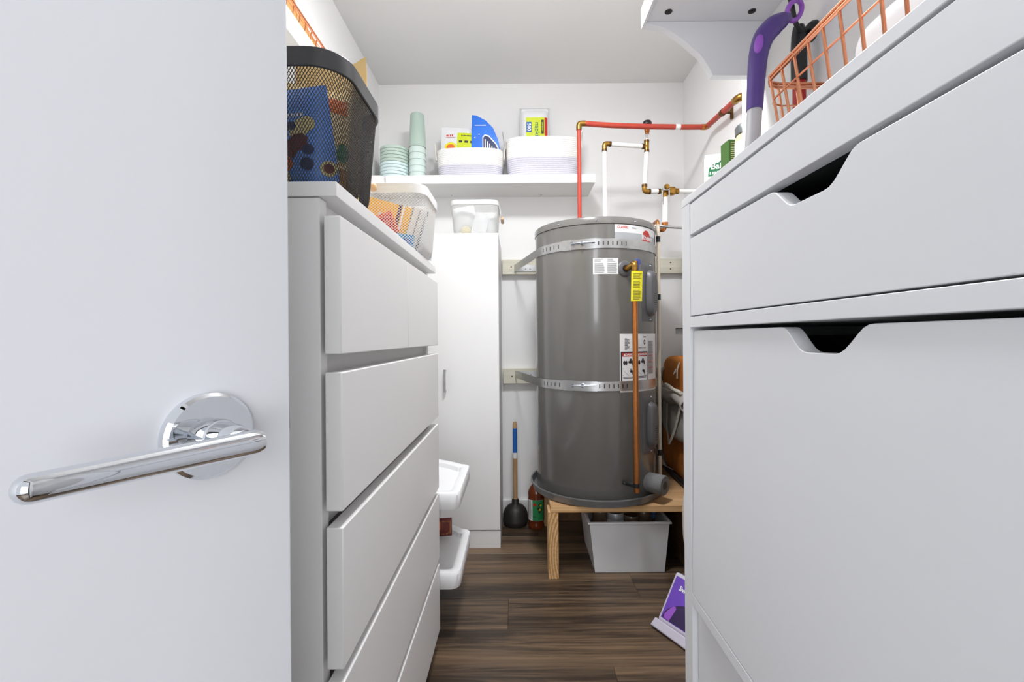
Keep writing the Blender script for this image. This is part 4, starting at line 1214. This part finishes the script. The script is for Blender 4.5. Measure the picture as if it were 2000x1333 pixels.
e_ = MB(); e_.tube(smoothpath([(x1 + 0.001, 1.885, ZH - 0.027), (x1 + 0.001, 1.862, ZH - 0.029), (x1 + 0.008, 1.85, ZH - 0.029), (x1 + 0.02, 1.845, ZH - 0.029)], 4), 0.0155, 16)
e_.tube([(x1 + 0.012, 1.848, ZH - 0.029), (XR - 0.001, 1.848, ZH - 0.029)], 0.016, 16); e_.tube([(XR - 0.010, 1.848, ZH - 0.029), (XR - 0.001, 1.848, ZH - 0.029)], 0.022, 20); e_.build('elbow', 'brass', hp)

cp = thing('cold_water_pipe', 'white cold water piping with brass fittings above the water heater', 'pipe', (0.424, 2.172, TT))
def fit(mb, p, q_, r=0.0125): mb.tube([p, q_], r, 14)
ZC = 1.922
MB().tube([(0.424, 2.172, TT + 0.028), (0.424, 2.172, ZC - 0.02)], 0.0100, 16).build('riser', 'whitepipe', cp)
q = MB(); q.tube(smoothpath([(0.424, 2.172, ZC - 0.03), (0.424, 2.172, ZC - 0.01), (0.430, 2.172, ZC), (0.452, 2.174, ZC)], 4), 0.0118, 14); q.build('elbow', 'brass', cp)
q = MB(); fit(q, (0.424, 2.172, ZC - 0.036), (0.424, 2.172, ZC - 0.026)); fit(q, (0.446, 2.173, ZC), (0.456, 2.174, ZC)); q.build('crimp_ring', 'brassd', cp)
MB().tube([(0.450, 2.174, ZC), (0.620, 2.200, ZC - 0.002)], 0.0105, 16).build('crossing_run', 'whitepipe', cp)
tx, ty = 0.634, 2.202
q = MB(); q.tube([(tx, ty, ZC - 0.028), (tx, ty, ZC + 0.028)], 0.0115, 14); q.tube([(tx - 0.02, ty - 0.002, ZC - 0.002), (tx, ty, ZC - 0.002)], 0.0112, 14); q.build('tee', 'brass', cp)
q = MB(); fit(q, (tx - 0.024, ty - 0.003, ZC - 0.002), (tx - 0.013, ty - 0.002, ZC - 0.002), 0.0132); fit(q, (tx, ty, ZC + 0.018), (tx, ty, ZC + 0.029)); fit(q, (tx, ty, ZC - 0.030), (tx, ty, ZC - 0.019)); q.build('crimp_ring', 'brassd', cp)
MB().tube([(tx, ty, ZC + 0.026), (tx + 0.003, ty, ZC + 0.060)], 0.0085, 14).build('stub', 'whitepipe', cp)
q = MB(); q.tube([(tx + 0.003, ty, ZC + 0.058), (tx + 0.003, ty, ZC + 0.066)], 0.010, 12); q.tube([(tx + 0.003, ty, ZC + 0.066), (tx + 0.003, ty, ZC + 0.088)], [0.011, 0.015], 14); q.tube([(tx + 0.003, ty, ZC + 0.086), (tx + 0.003, ty, ZC + 0.10)], 0.017, 18)
ar = q.build('arrestor_body', 'copper', cp)
q = MB(); q.lathe([(0.0, 0.022), (0.018, 0.018), (0.0225, 0.008), (0.0215, 0.0), (0.0, 0.0)], (tx + 0.003, ty, ZC + 0.102), 24); q.build('arrestor_cap', 'blackp', ar)
ZV = 1.703; vx = 0.722
MB().tube([(tx, ty, ZC - 0.028), (tx - 0.006, ty, ZC - 0.11), (tx - 0.012, ty, ZV + 0.02)], 0.0112, 16).build('down_run', 'whitepipe', cp)
q = MB(); q.tube(smoothpath([(tx - 0.012, ty, ZV + 0.026), (tx - 0.012, ty, ZV + 0.008), (tx - 0.006, ty, ZV), (tx + 0.012, ty, ZV - 0.001)], 4), 0.0118, 14); q.build('elbow', 'brass', cp)
q = MB(); fit(q, (tx - 0.012, ty, ZV + 0.022), (tx - 0.012, ty, ZV + 0.034), 0.0138); fit(q, (tx + 0.008, ty, ZV - 0.001), (tx + 0.017, ty, ZV - 0.001), 0.0132); fit(q, (vx - 0.034, ty, ZV), (vx - 0.024, ty, ZV), 0.0132); q.build('crimp_ring', 'brassd', cp)
MB().tube([(tx + 0.014, ty, ZV - 0.001), (vx - 0.028, ty, ZV)], 0.0105, 16).build('short_run', 'whitepipe', cp)
vv = thing('shutoff_valve', 'brass shut-off valve on the white pipe right of the heater', 'valve', (vx, ty, ZV - 0.03))
q = MB(); q.tube([(vx - 0.028, ty, ZV), (vx + 0.06, ty, ZV)], 0.0112, 14); q.sup((vx + 0.030, ty, ZV), (0.020, 0.020, 0.020), 0.6, 20, 12); q.tube([(vx + 0.052, ty, ZV), (vx + 0.064, ty, ZV)], 0.0142, 8); q.tube([(vx, ty, ZV - 0.03), (vx, ty, ZV)], 0.011, 12); q.build('body', 'brass', vv)
q = MB(); q.tube([(vx, ty - 0.004, ZV), (vx, ty - 0.022, ZV + 0.004)], 0.008, 12); q.lathe([(0.0, -0.036), (0.010, -0.034), (0.0135, -0.026), (0.010, -0.018), (0.0, -0.016)], (vx, ty, ZV + 0.014), 18, axis='y'); q.build('stem_cap', 'brass', vv)
q = MB(); q.box(vx - 0.025, vx - 0.018, ty - 0.024, ty - 0.020, ZV - 0.055, ZV + 0.006); q.box(vx + 0.009, vx + 0.015, ty - 0.024, ty - 0.020, ZV - 0.055, ZV + 0.004); q.box(vx - 0.025, vx + 0.015, ty - 0.024, ty - 0.020, ZV - 0.002, ZV + 0.010); q.build('lever_handle', 'steel', vv, bevel=0.001)
MB().tube([(vx + 0.060, ty, ZV), (XR - 0.001, ty, ZV - 0.004)], 0.0105, 16).build('wall_run', 'whitepipe', cp)
MB().tube([(vx, ty, ZV - 0.03), (vx - 0.003, ty, 1.548)], 0.0140, 16).build('drop_run', 'whitepipe', cp)
q = MB(); fit(q, (vx - 0.003, ty, 1.538), (vx - 0.003, ty, 1.552), 0.0155); q.tube(smoothpath([(vx - 0.003, ty, 1.545), (vx - 0.004, ty, 1.523), (vx - 0.014, ty, 1.515), (vx - 0.03, ty, 1.517)], 4), 0.009, 12); q.build('end_fitting', 'copper', cp)
# flexible conduit
cf = MB(); 
cpath = smoothpath([(0.640, 2.16, 1.527), (0.70, 2.175, 1.527), (0.78, 2.19, 1.524), (0.86, 2.20, 1.526), (XR - 0.002, 2.21, 1.530)], 30)
cf.tube(cpath, [0.0058 + 0.0012 * (i % 2) for i in range(len(cpath))], 10)
tag(cf.build('flexible_conduit', 'steel'), 'ribbed steel conduit from heater top to the right wall', 'conduit')
# cream vertical pipe beside the tank
cr = thing('cream_pipe', 'thin cream vertical pipe at the right side of the heater', 'pipe', (0.6388, 2.05, 0.312))
MB().tube([(0.6388, 2.05, 0.310), (0.6388, 2.05, 1.505)], 0.0078, 14).build('tube', 'cream', cr)
for z_ in (1.425, 1.165, 0.465):
    q = MB(); q.tube([(0.6388, 2.05, z_), (0.6388, 2.05, z_ + 0.026)], 0.0092, 14); q.build('black_band', 'blackp', cr)
q = MB(); q.tube(smoothpath([(0.6388, 2.05, 1.50), (0.6388, 2.055, 1.518), (0.640, 2.08, 1.527), (0.642, 2.15, 1.527)], 4), 0.007, 12); q.build('elbow', 'copper', cr)

# ------------------------------------------------------------------ bin with jars under the stand
bn = thing('storage_bin', 'pale grey plastic bin under the wooden heater platform', 'bin', (0.47, 2.08, 0))
def tapered(mb, x0, x1, y0, y1, z0, X0, X1, Y0, Y1, z1, m=0):
    vs = [(x0,y0,z0),(x1,y0,z0),(x1,y1,z0),(x0,y1,z0),(X0,Y0,z1),(X1,Y0,z1),(X1,Y1,z1),(X0,Y1,z1)]
    mb._a(vs, [(0,1,5,4),(1,2,6,5),(2,3,7,6),(3,0,4,7)], m)
q = MB(); tapered(q, 0.324, 0.617, 1.932, 2.225, 0.001, 0.300, 0.632, 1.912, 2.245, 0.214); q.poly([(0.324,1.932,0.001),(0.617,1.932,0.001),(0.617,2.225,0.001),(0.324,2.225,0.001)])
b_ = q.build('tub', 'greyp', bn, smooth=False, recalc=False)
so = b_.modifiers.new('wall', 'SOLIDIFY'); so.thickness = 0.003; so.offset = 0
q = MB()
for a_ in ((0.290, 0.642, 1.902, 1.914), (0.290, 0.642, 2.243, 2.255)): q.box(a_[0], a_[1], a_[2], a_[3], 0.2145, 0.223)
for a_ in ((0.290, 0.302), (0.630, 0.642)): q.box(a_[0], a_[1], 1.914, 2.243, 0.2145, 0.223)
q.build('rim', 'greyp', bn, bevel=0.002)
for i, (x, y, r, hh, m, lb_) in enumerate(((0.362, 2.02, 0.036, 0.235, 'jarglass', 'smoky jar at the left end of the grey bin'), (0.425, 1.995, 0.040, 0.232, 'frost', 'frosted white jar second from left in the bin'), (0.492, 1.985, 0.036, 0.222, 'jarglass', 'low brown jar in the middle of the bin'), (0.550, 1.995, 0.034, 0.238, 'jarglass', 'taller brown jar right of centre in the bin'))):
    t = thing('jar', lb_, 'jar', (x, y, 0.003), 'jars in the grey bin')
    MB().lathe([(0.0, 0.0), (r, 0.0), (r + 0.002, 0.01), (r + 0.002, hh * 0.78), (r * 0.86, hh * 0.86), (r * 0.86, hh * 0.88)], (x, y, 0.003), 28).build('glass', m, t)
    MB().lathe([(r * 0.9, hh * 0.88), (r * 0.93, hh * 0.97), (r * 0.86, hh), (r * 0.55, hh - 0.004), (0.0, hh - 0.004)], (x, y, 0.003), 28).build('lid', 'jarglass' if m == 'jarglass' else 'labelg', t)
t = thing('bottle', 'bottle with pale blue cap at right in the grey bin', 'bottle', (0.600, 2.02, 0.003), 'jars in the grey bin')
MB().lathe([(0.0, 0.0), (0.014, 0.0), (0.014, 0.16), (0.012, 0.20), (0.0, 0.20)], (0.592, 2.02, 0.003), 24).build('bottle_body', 'jarglass', t)
q = MB(); q.tube([(0.592, 2.02, 0.202), (0.592, 2.005, 0.236)], 0.0145, 20); q.build('cap', 'bluecap', t, bevel=0.002)

# ------------------------------------------------------------------ plunger and vinegar bottle
pl = thing('plunger', 'black rubber plunger with wooden handle by the back wall', 'plunger', (-0.016, 2.44, 0))
MB().lathe([(0.060, 0.0), (0.062, 0.004), (0.0675, 0.022), (0.068, 0.030), (0.066, 0.036), (0.0655, 0.060), (0.058, 0.082), (0.042, 0.100), (0.022, 0.109), (0.0185, 0.114), (0.0185, 0.132), (0.0165, 0.136), (0.012, 0.137), (0.0, 0.137)], (-0.016, 2.44, 0), 48).build('rubber_cup', 'black', pl)
hd = MB().lathe([(0.0115, 0.130), (0.0118, 0.33), (0.0116, 0.535), (0.009, 0.548), (0.0, 0.551)], (-0.016, 2.44, 0), 20).build('handle', 'handlew', pl)
q = MB(); q.lathe([(0.0122, 0.385), (0.0122, 0.515)], (-0.016, 2.44, 0), 20); q.build('sticker', 'inkb', hd)
q = MB(); q.lathe([(0.0123, 0.355), (0.0123, 0.385)], (-0.016, 2.44, 0), 20); q.build('white_sticker', 'label', hd)
bo = thing('vinegar_bottle', 'amber bottle with green label beside the black plunger', 'bottle', (0.094, 2.40, 0))
bc = (0.094, 2.40, 0)
MB().lathe([(0.0, 0.0), (0.038, 0.0), (0.043, 0.006), (0.0435, 0.02), (0.0405, 0.03), (0.042, 0.04), (0.0435, 0.046), (0.0435, 0.158), (0.0425, 0.166), (0.0435, 0.178), (0.0425, 0.192), (0.032, 0.215), (0.017, 0.232), (0.014, 0.24), (0.014, 0.25), (0.0, 0.25)], bc, 40).build('bottle_body', 'amber', bo)
MB().lathe([(0.0165, 0.242), (0.017, 0.262), (0.0155, 0.265), (0.0, 0.265)], bc, 24).build('cap', 'handlew', bo)
def bl(x, z_, off=0.0006, ph0=-25):
    a = R(ph0) + x / 0.0435
    return (bc[0] + (0.0435 + off) * math.sin(a), bc[1] - (0.0435 + off) * math.cos(a), z_)
q = MB()
q.add2d(rect2d(-0.032, 0.060, 0.048, 0.155, 24), lambda x, z_: bl(x, z_), 0)
q.add2d(rect2d(-0.003, 0.060, 0.049, 0.154, 16), lambda x, z_: bl(x, z_, 0.0009), 1)
for r_ in range(22): q.add2d(rect2d(-0.026, -0.026 + random.uniform(0.014, 0.019), 0.058 + r_ * 0.0043, 0.060 + r_ * 0.0043, 4), lambda x, z_: bl(x, z_, 0.0012), 2)
q.add2d(disc2d(0.010, 0.132, 0.009), lambda x, z_: bl(x, z_, 0.0013), 3)
for x, z_, r in ((0.036, 0.130, 0.009), (0.030, 0.112, 0.008), (0.040, 0.105, 0.009), (0.034, 0.095, 0.007)): q.add2d(disc2d(x, z_, r), lambda x, z_: bl(x, z_, 0.0014), 5)
for x, z_, r in ((0.040, 0.128, 0.006), (0.036, 0.106, 0.006)): q.add2d(disc2d(x, z_, r), lambda x, z_: bl(x, z_, 0.0017), 4)
q.add2d(rect2d(0.0, 0.016, 0.066, 0.074, 4), lambda x, z_: bl(x, z_, 0.0013), 6)
q.build('label', ['label', 'greenlab', 'inkg', 'inkr', 'yellow', 'ink', 'inkg2'], bo, recalc=False)

# ------------------------------------------------------------------ two-tier tray cart between chest and cabinet
tr = thing('tray_cart', 'white plastic two-tier tray cart beyond the chest of drawers', 'cart', (-0.40, 1.68, 0))
def tray(zt):
    """rounded tray with a bowed far edge and a recessed floor"""
    def outline(inset, n=10):
        x0, x1, y0, y1 = -0.66 + inset, -0.191 - inset, 1.49 + inset, 1.845 - inset
        r = max(0.008, 0.035 - inset * 0.6)
        P_ = []
        for cx_, cy__, a0 in ((x1 - r, y0 + r, -90), (x1 - r, y1 - r, 0)):
            for i in range(n + 1):
                a = R(a0 + 90 * i / n); P_.append((cx_ + r * math.cos(a), cy__ + r * math.sin(a)))
        for i in range(1, 12):
            t_ = i / 12; xx = (x1 - r) + (x0 + r - x1 + r) * t_; P_.append((xx, y1 + 0.10 * math.sin(t_ * math.pi) ** 0.9))
        for cx_, cy__, a0 in ((x0 + r, y1 - r, 90), (x0 + r, y0 + r, 180)):
            for i in range(n + 1):
                a = R(a0 + 90 * i / n); P_.append((cx_ + r * math.cos(a), cy__ + r * math.sin(a)))
        return P_
    lev = [(0.012, zt - 0.056), (0.006, zt - 0.056), (0.003, zt - 0.05), (0.0, zt - 0.008), (0.004, zt - 0.001), (0.010, zt), (0.030, zt - 0.001), (0.034, zt - 0.004), (0.038, zt - 0.020)]
    rings = [[(x, y, z_) for x, y in outline(i_)] for i_, z_ in lev]
    n = len(rings[0]); mb = MB()
    vs = [p for r_ in rings for p in r_]
    fs = [(k * n + i, k * n + (i + 1) % n, (k + 1) * n + (i + 1) % n, (k + 1) * n + i) for k in range(len(rings) - 1) for i in range(n)]
    fs.append(tuple(range(n))); fs.append(tuple((len(rings) - 1) * n + i for i in range(n)))
    mb._a(vs, fs, 0)
    return mb.build('tray', 'whitep', tr)
tray(0.4905); tray(0.229)
for x, y in ((-0.62, 1.53), (-0.62, 1.80), (-0.33, 1.86)):
    q = MB(); q.tube([(x, y, 0.03), (x, y, 0.44)], 0.011, 14); q.build('post', 'whitep', tr)
    q = MB(); q.lathe([(0.0, -0.009), (0.020, -0.009), (0.022, 0.0), (0.020, 0.009), (0.0, 0.009)], (x, y, 0.022), 20, axis='x'); q.build('caster', 'blackp', tr)
sp = Pouch(0.20, 0.07, 0.04); sp.put(gridrect(0.0, 0.055, 0.03, 0.06), 1)
for i in range(7): sp.put(rect2d(0.062 + i * 0.005, 0.064 + i * 0.005, 0.01, 0.06), 3, 0.001)
sp.make('snack_bag', 'dark patterned snack bag with orange print on the lower cart tray', 'bag', ['cranb', 'orangep', 'inkw', 'kraftd'], (-0.365, 1.80, 0.2125), (R(-6), 0, R(8)))

# ------------------------------------------------------------------ backpack, ledge bracket and hanging bag
bp = thing('backpack', 'orange and grey canvas backpack standing right of water heater', 'backpack', (0.85, 2.25, 0.2995))
MB().sup((0.862, 2.265, 0.60), (0.086, 0.215, 0.30), 0.30, 48, 32).build('main_compartment', 'bporange', bp)
MB().sup((0.842, 2.40, 0.585), (0.055, 0.12, 0.285), 0.4, 32, 24).build('back_frame', 'bpdark', bp)
MB().sup((0.776, 2.20, 0.62), (0.030, 0.185, 0.115), 0.55, 40, 24, fn=lambda x, y, z: (x * (1 - 0.25 * z), y, z)).build('front_pocket', 'bpgrey', bp)
q = MB(); q.grid(lambda u, v: (0.755 - 0.030 * math.sin(v * math.pi) + 0.004 * math.sin(u * 21), 2.02 + u * 0.38, 0.700 + 0.065 * v + 0.018 * math.sin(u * 7) - 0.045 * (1 - u)), 24, 8)
fq = q.build('pocket_flap', 'bpgrey', bp, recalc=False)
so = fq.modifiers.new('cloth', 'SOLIDIFY'); so.thickness = 0.006
q = MB()
for i in range(2): q.tube(smoothpath([(0.735, 2.05 + i * 0.03, 0.745), (0.727, 2.12, 0.752), (0.727, 2.22, 0.756 + 0.01 * i), (0.735, 2.30, 0.752)], 5), 0.008, 8)
q.build('rolled_cord', 'strapw', bp)
def ribbon(pts, w_, name, m, par, up=(0, 1, 0)):
    q = MB(); q.tube(smoothpath(pts, 6), w_, 8, sq=0.14, up=up); return q.build(name, m, par)
ribbon([(0.742, 2.235, 0.728), (0.736, 2.24, 0.66), (0.738, 2.25, 0.60), (0.735, 2.245, 0.55), (0.728, 2.195, 0.485)], 0.011, 'webbing_strap', 'strapw', bp)
ribbon([(0.735, 2.05, 0.70), (0.738, 2.09, 0.64), (0.738, 2.135, 0.57), (0.732, 2.165, 0.52), (0.728, 2.195, 0.485)], 0.011, 'webbing_strap', 'strapw', bp)
ribbon([(0.772, 2.17, 0.875), (0.760, 2.165, 0.84), (0.757, 2.16, 0.80)], 0.008, 'buckle_strap', 'strapw', bp)
ribbon([(0.772, 2.22, 0.84), (0.757, 2.20, 0.82), (0.757, 2.165, 0.835)], 0.006, 'buckle_strap', 'strapw', bp)
ribbon([(0.790, 2.42, 0.85), (0.752, 2.44, 0.78), (0.745, 2.455, 0.70), (0.757, 2.46, 0.50), (0.765, 2.47, 0.36)], 0.016, 'shoulder_strap', 'bpgrey', bp)
ribbon([(0.77, 2.40, 0.345), (0.745, 2.36, 0.36), (0.742, 2.30, 0.35), (0.765, 2.26, 0.34)], 0.014, 'hip_strap', 'strapw', bp)
q = MB(); q.tube(smoothpath([(0.772, 2.40, 0.318), (0.770, 2.25, 0.316), (0.768, 2.08, 0.316)], 5), 0.012, 10); q.build('bottom_bar', 'blackp', bp)

lg = thing('steel_ledge', 'small grey steel bracket ledge behind the right cabinet', 'bracket', (0.78, 1.70, 1.01))
q = MB(); q.box(0.604, XR - 0.001, 1.655, 1.735, 1.0285, 1.0320); q.box(0.604, XR - 0.001, 1.652, 1.656, 1.008, 1.0320); q.box(0.604, 0.607, 1.652, 1.735, 1.008, 1.0320); q.build('tray_top', 'steel', lg, bevel=0.0006)
q = MB(); q.prism([(0.632, 1.008), (0.945, 1.008), (0.952, 0.86), (0.925, 0.90)], 'y', 1.672, 1.688); q.build('brace', 'blackp', lg)
hb_ = thing('drawstring_bag', 'white drawstring bag hanging beside the heater platform', 'bag', (0.70, 1.69, 0.18))
MB().sup((0.702, 1.695, 0.315), (0.087, 0.032, 0.135), 0.5, 40, 24).build('bag_body', 'strapw', hb_)
q = MB(); q.tube(smoothpath([(0.640, 1.690, 1.006), (0.632, 1.69, 0.80), (0.628, 1.69, 0.60), (0.626, 1.688, 0.47), (0.640, 1.69, 0.43)], 6), 0.0035, 8); q.tube(smoothpath([(0.650, 1.690, 1.006), (0.645, 1.69, 0.75), (0.640, 1.69, 0.55), (0.655, 1.69, 0.44)], 6), 0.0035, 8); q.build('drawstring', 'strapw', hb_)

# ------------------------------------------------------------------ purple refill package leaning on the floor
B0 = Vector((0.4528, 1.56, 0.0)); ux = Vector((0.516, -0.857, 0)).normalized(); nh = Vector((0.857, 0.516, 0)).normalized()
lean = math.atan2(0.1186, 0.166)
uz = (nh * math.sin(lean) + Vector((0, 0, 1)) * math.cos(lean)).normalized()
un = uz.cross(ux).normalized()
if un.x > 0: un = -un
pk = bpy.data.objects.new('refill_package', None); C.objects.link(pk)
pk.location = B0
mat3 = Matrix((ux, -un, uz)).transposed()
pk.rotation_euler = mat3.to_euler(); ORG[pk] = Vector((0, 0, 0))
tag(pk, 'purple and white refill package leaning on the floor by the right cabinet', 'package')
def pkpoly(pts, y, m, mb):
    mb._a([(x, y, z_) for x, z_ in pts], [tuple(range(len(pts)))], m)
q = MB(); q.box(0.006, 0.20, 0.0, 0.035, 0.036, 0.205); q.build('tray', 'pkgfilm', pk, local=True, bevel=0.008, seg=3)
q = MB(); q.prism([(-0.008, 0.008), (0.205, 0.004), (0.205, 0.036), (0.0, 0.038)], 'y', -0.006, 0.03); q.build('bottom_flap', 'pkgfilm', pk, local=True, bevel=0.004)
q = MB()
pkpoly([(0.016, 0.048), (0.192, 0.048), (0.192, 0.192), (0.016, 0.192)], -0.0006, 0, q)
dk = [(0.020, 0.050)] + [(0.020 + 0.165 * (1 - math.cos(R(a))) , 0.055 + 0.078 * math.sin(R(a))) for a in range(0, 91, 10)] + [(0.192, 0.133), (0.192, 0.050)]
pkpoly(dk, -0.0012, 1, q)
lc = [(0.026, 0.052), (0.050, 0.050), (0.056, 0.075), (0.060, 0.094), (0.055, 0.101), (0.046, 0.097), (0.034, 0.080), (0.026, 0.064)]
pkpoly(lc, -0.0018, 2, q)
q.add2d(place2d(text2d('Swiffer', 0.0225, 0.0008), 0.075, 0.158, R(-3)), lambda x, z_: (x, -0.0024, z_), 3)
q.build('print', ['pkgpurple', 'pkgdark', 'lilac', 'inkw'], pk, local=True, recalc=False, smooth=False)
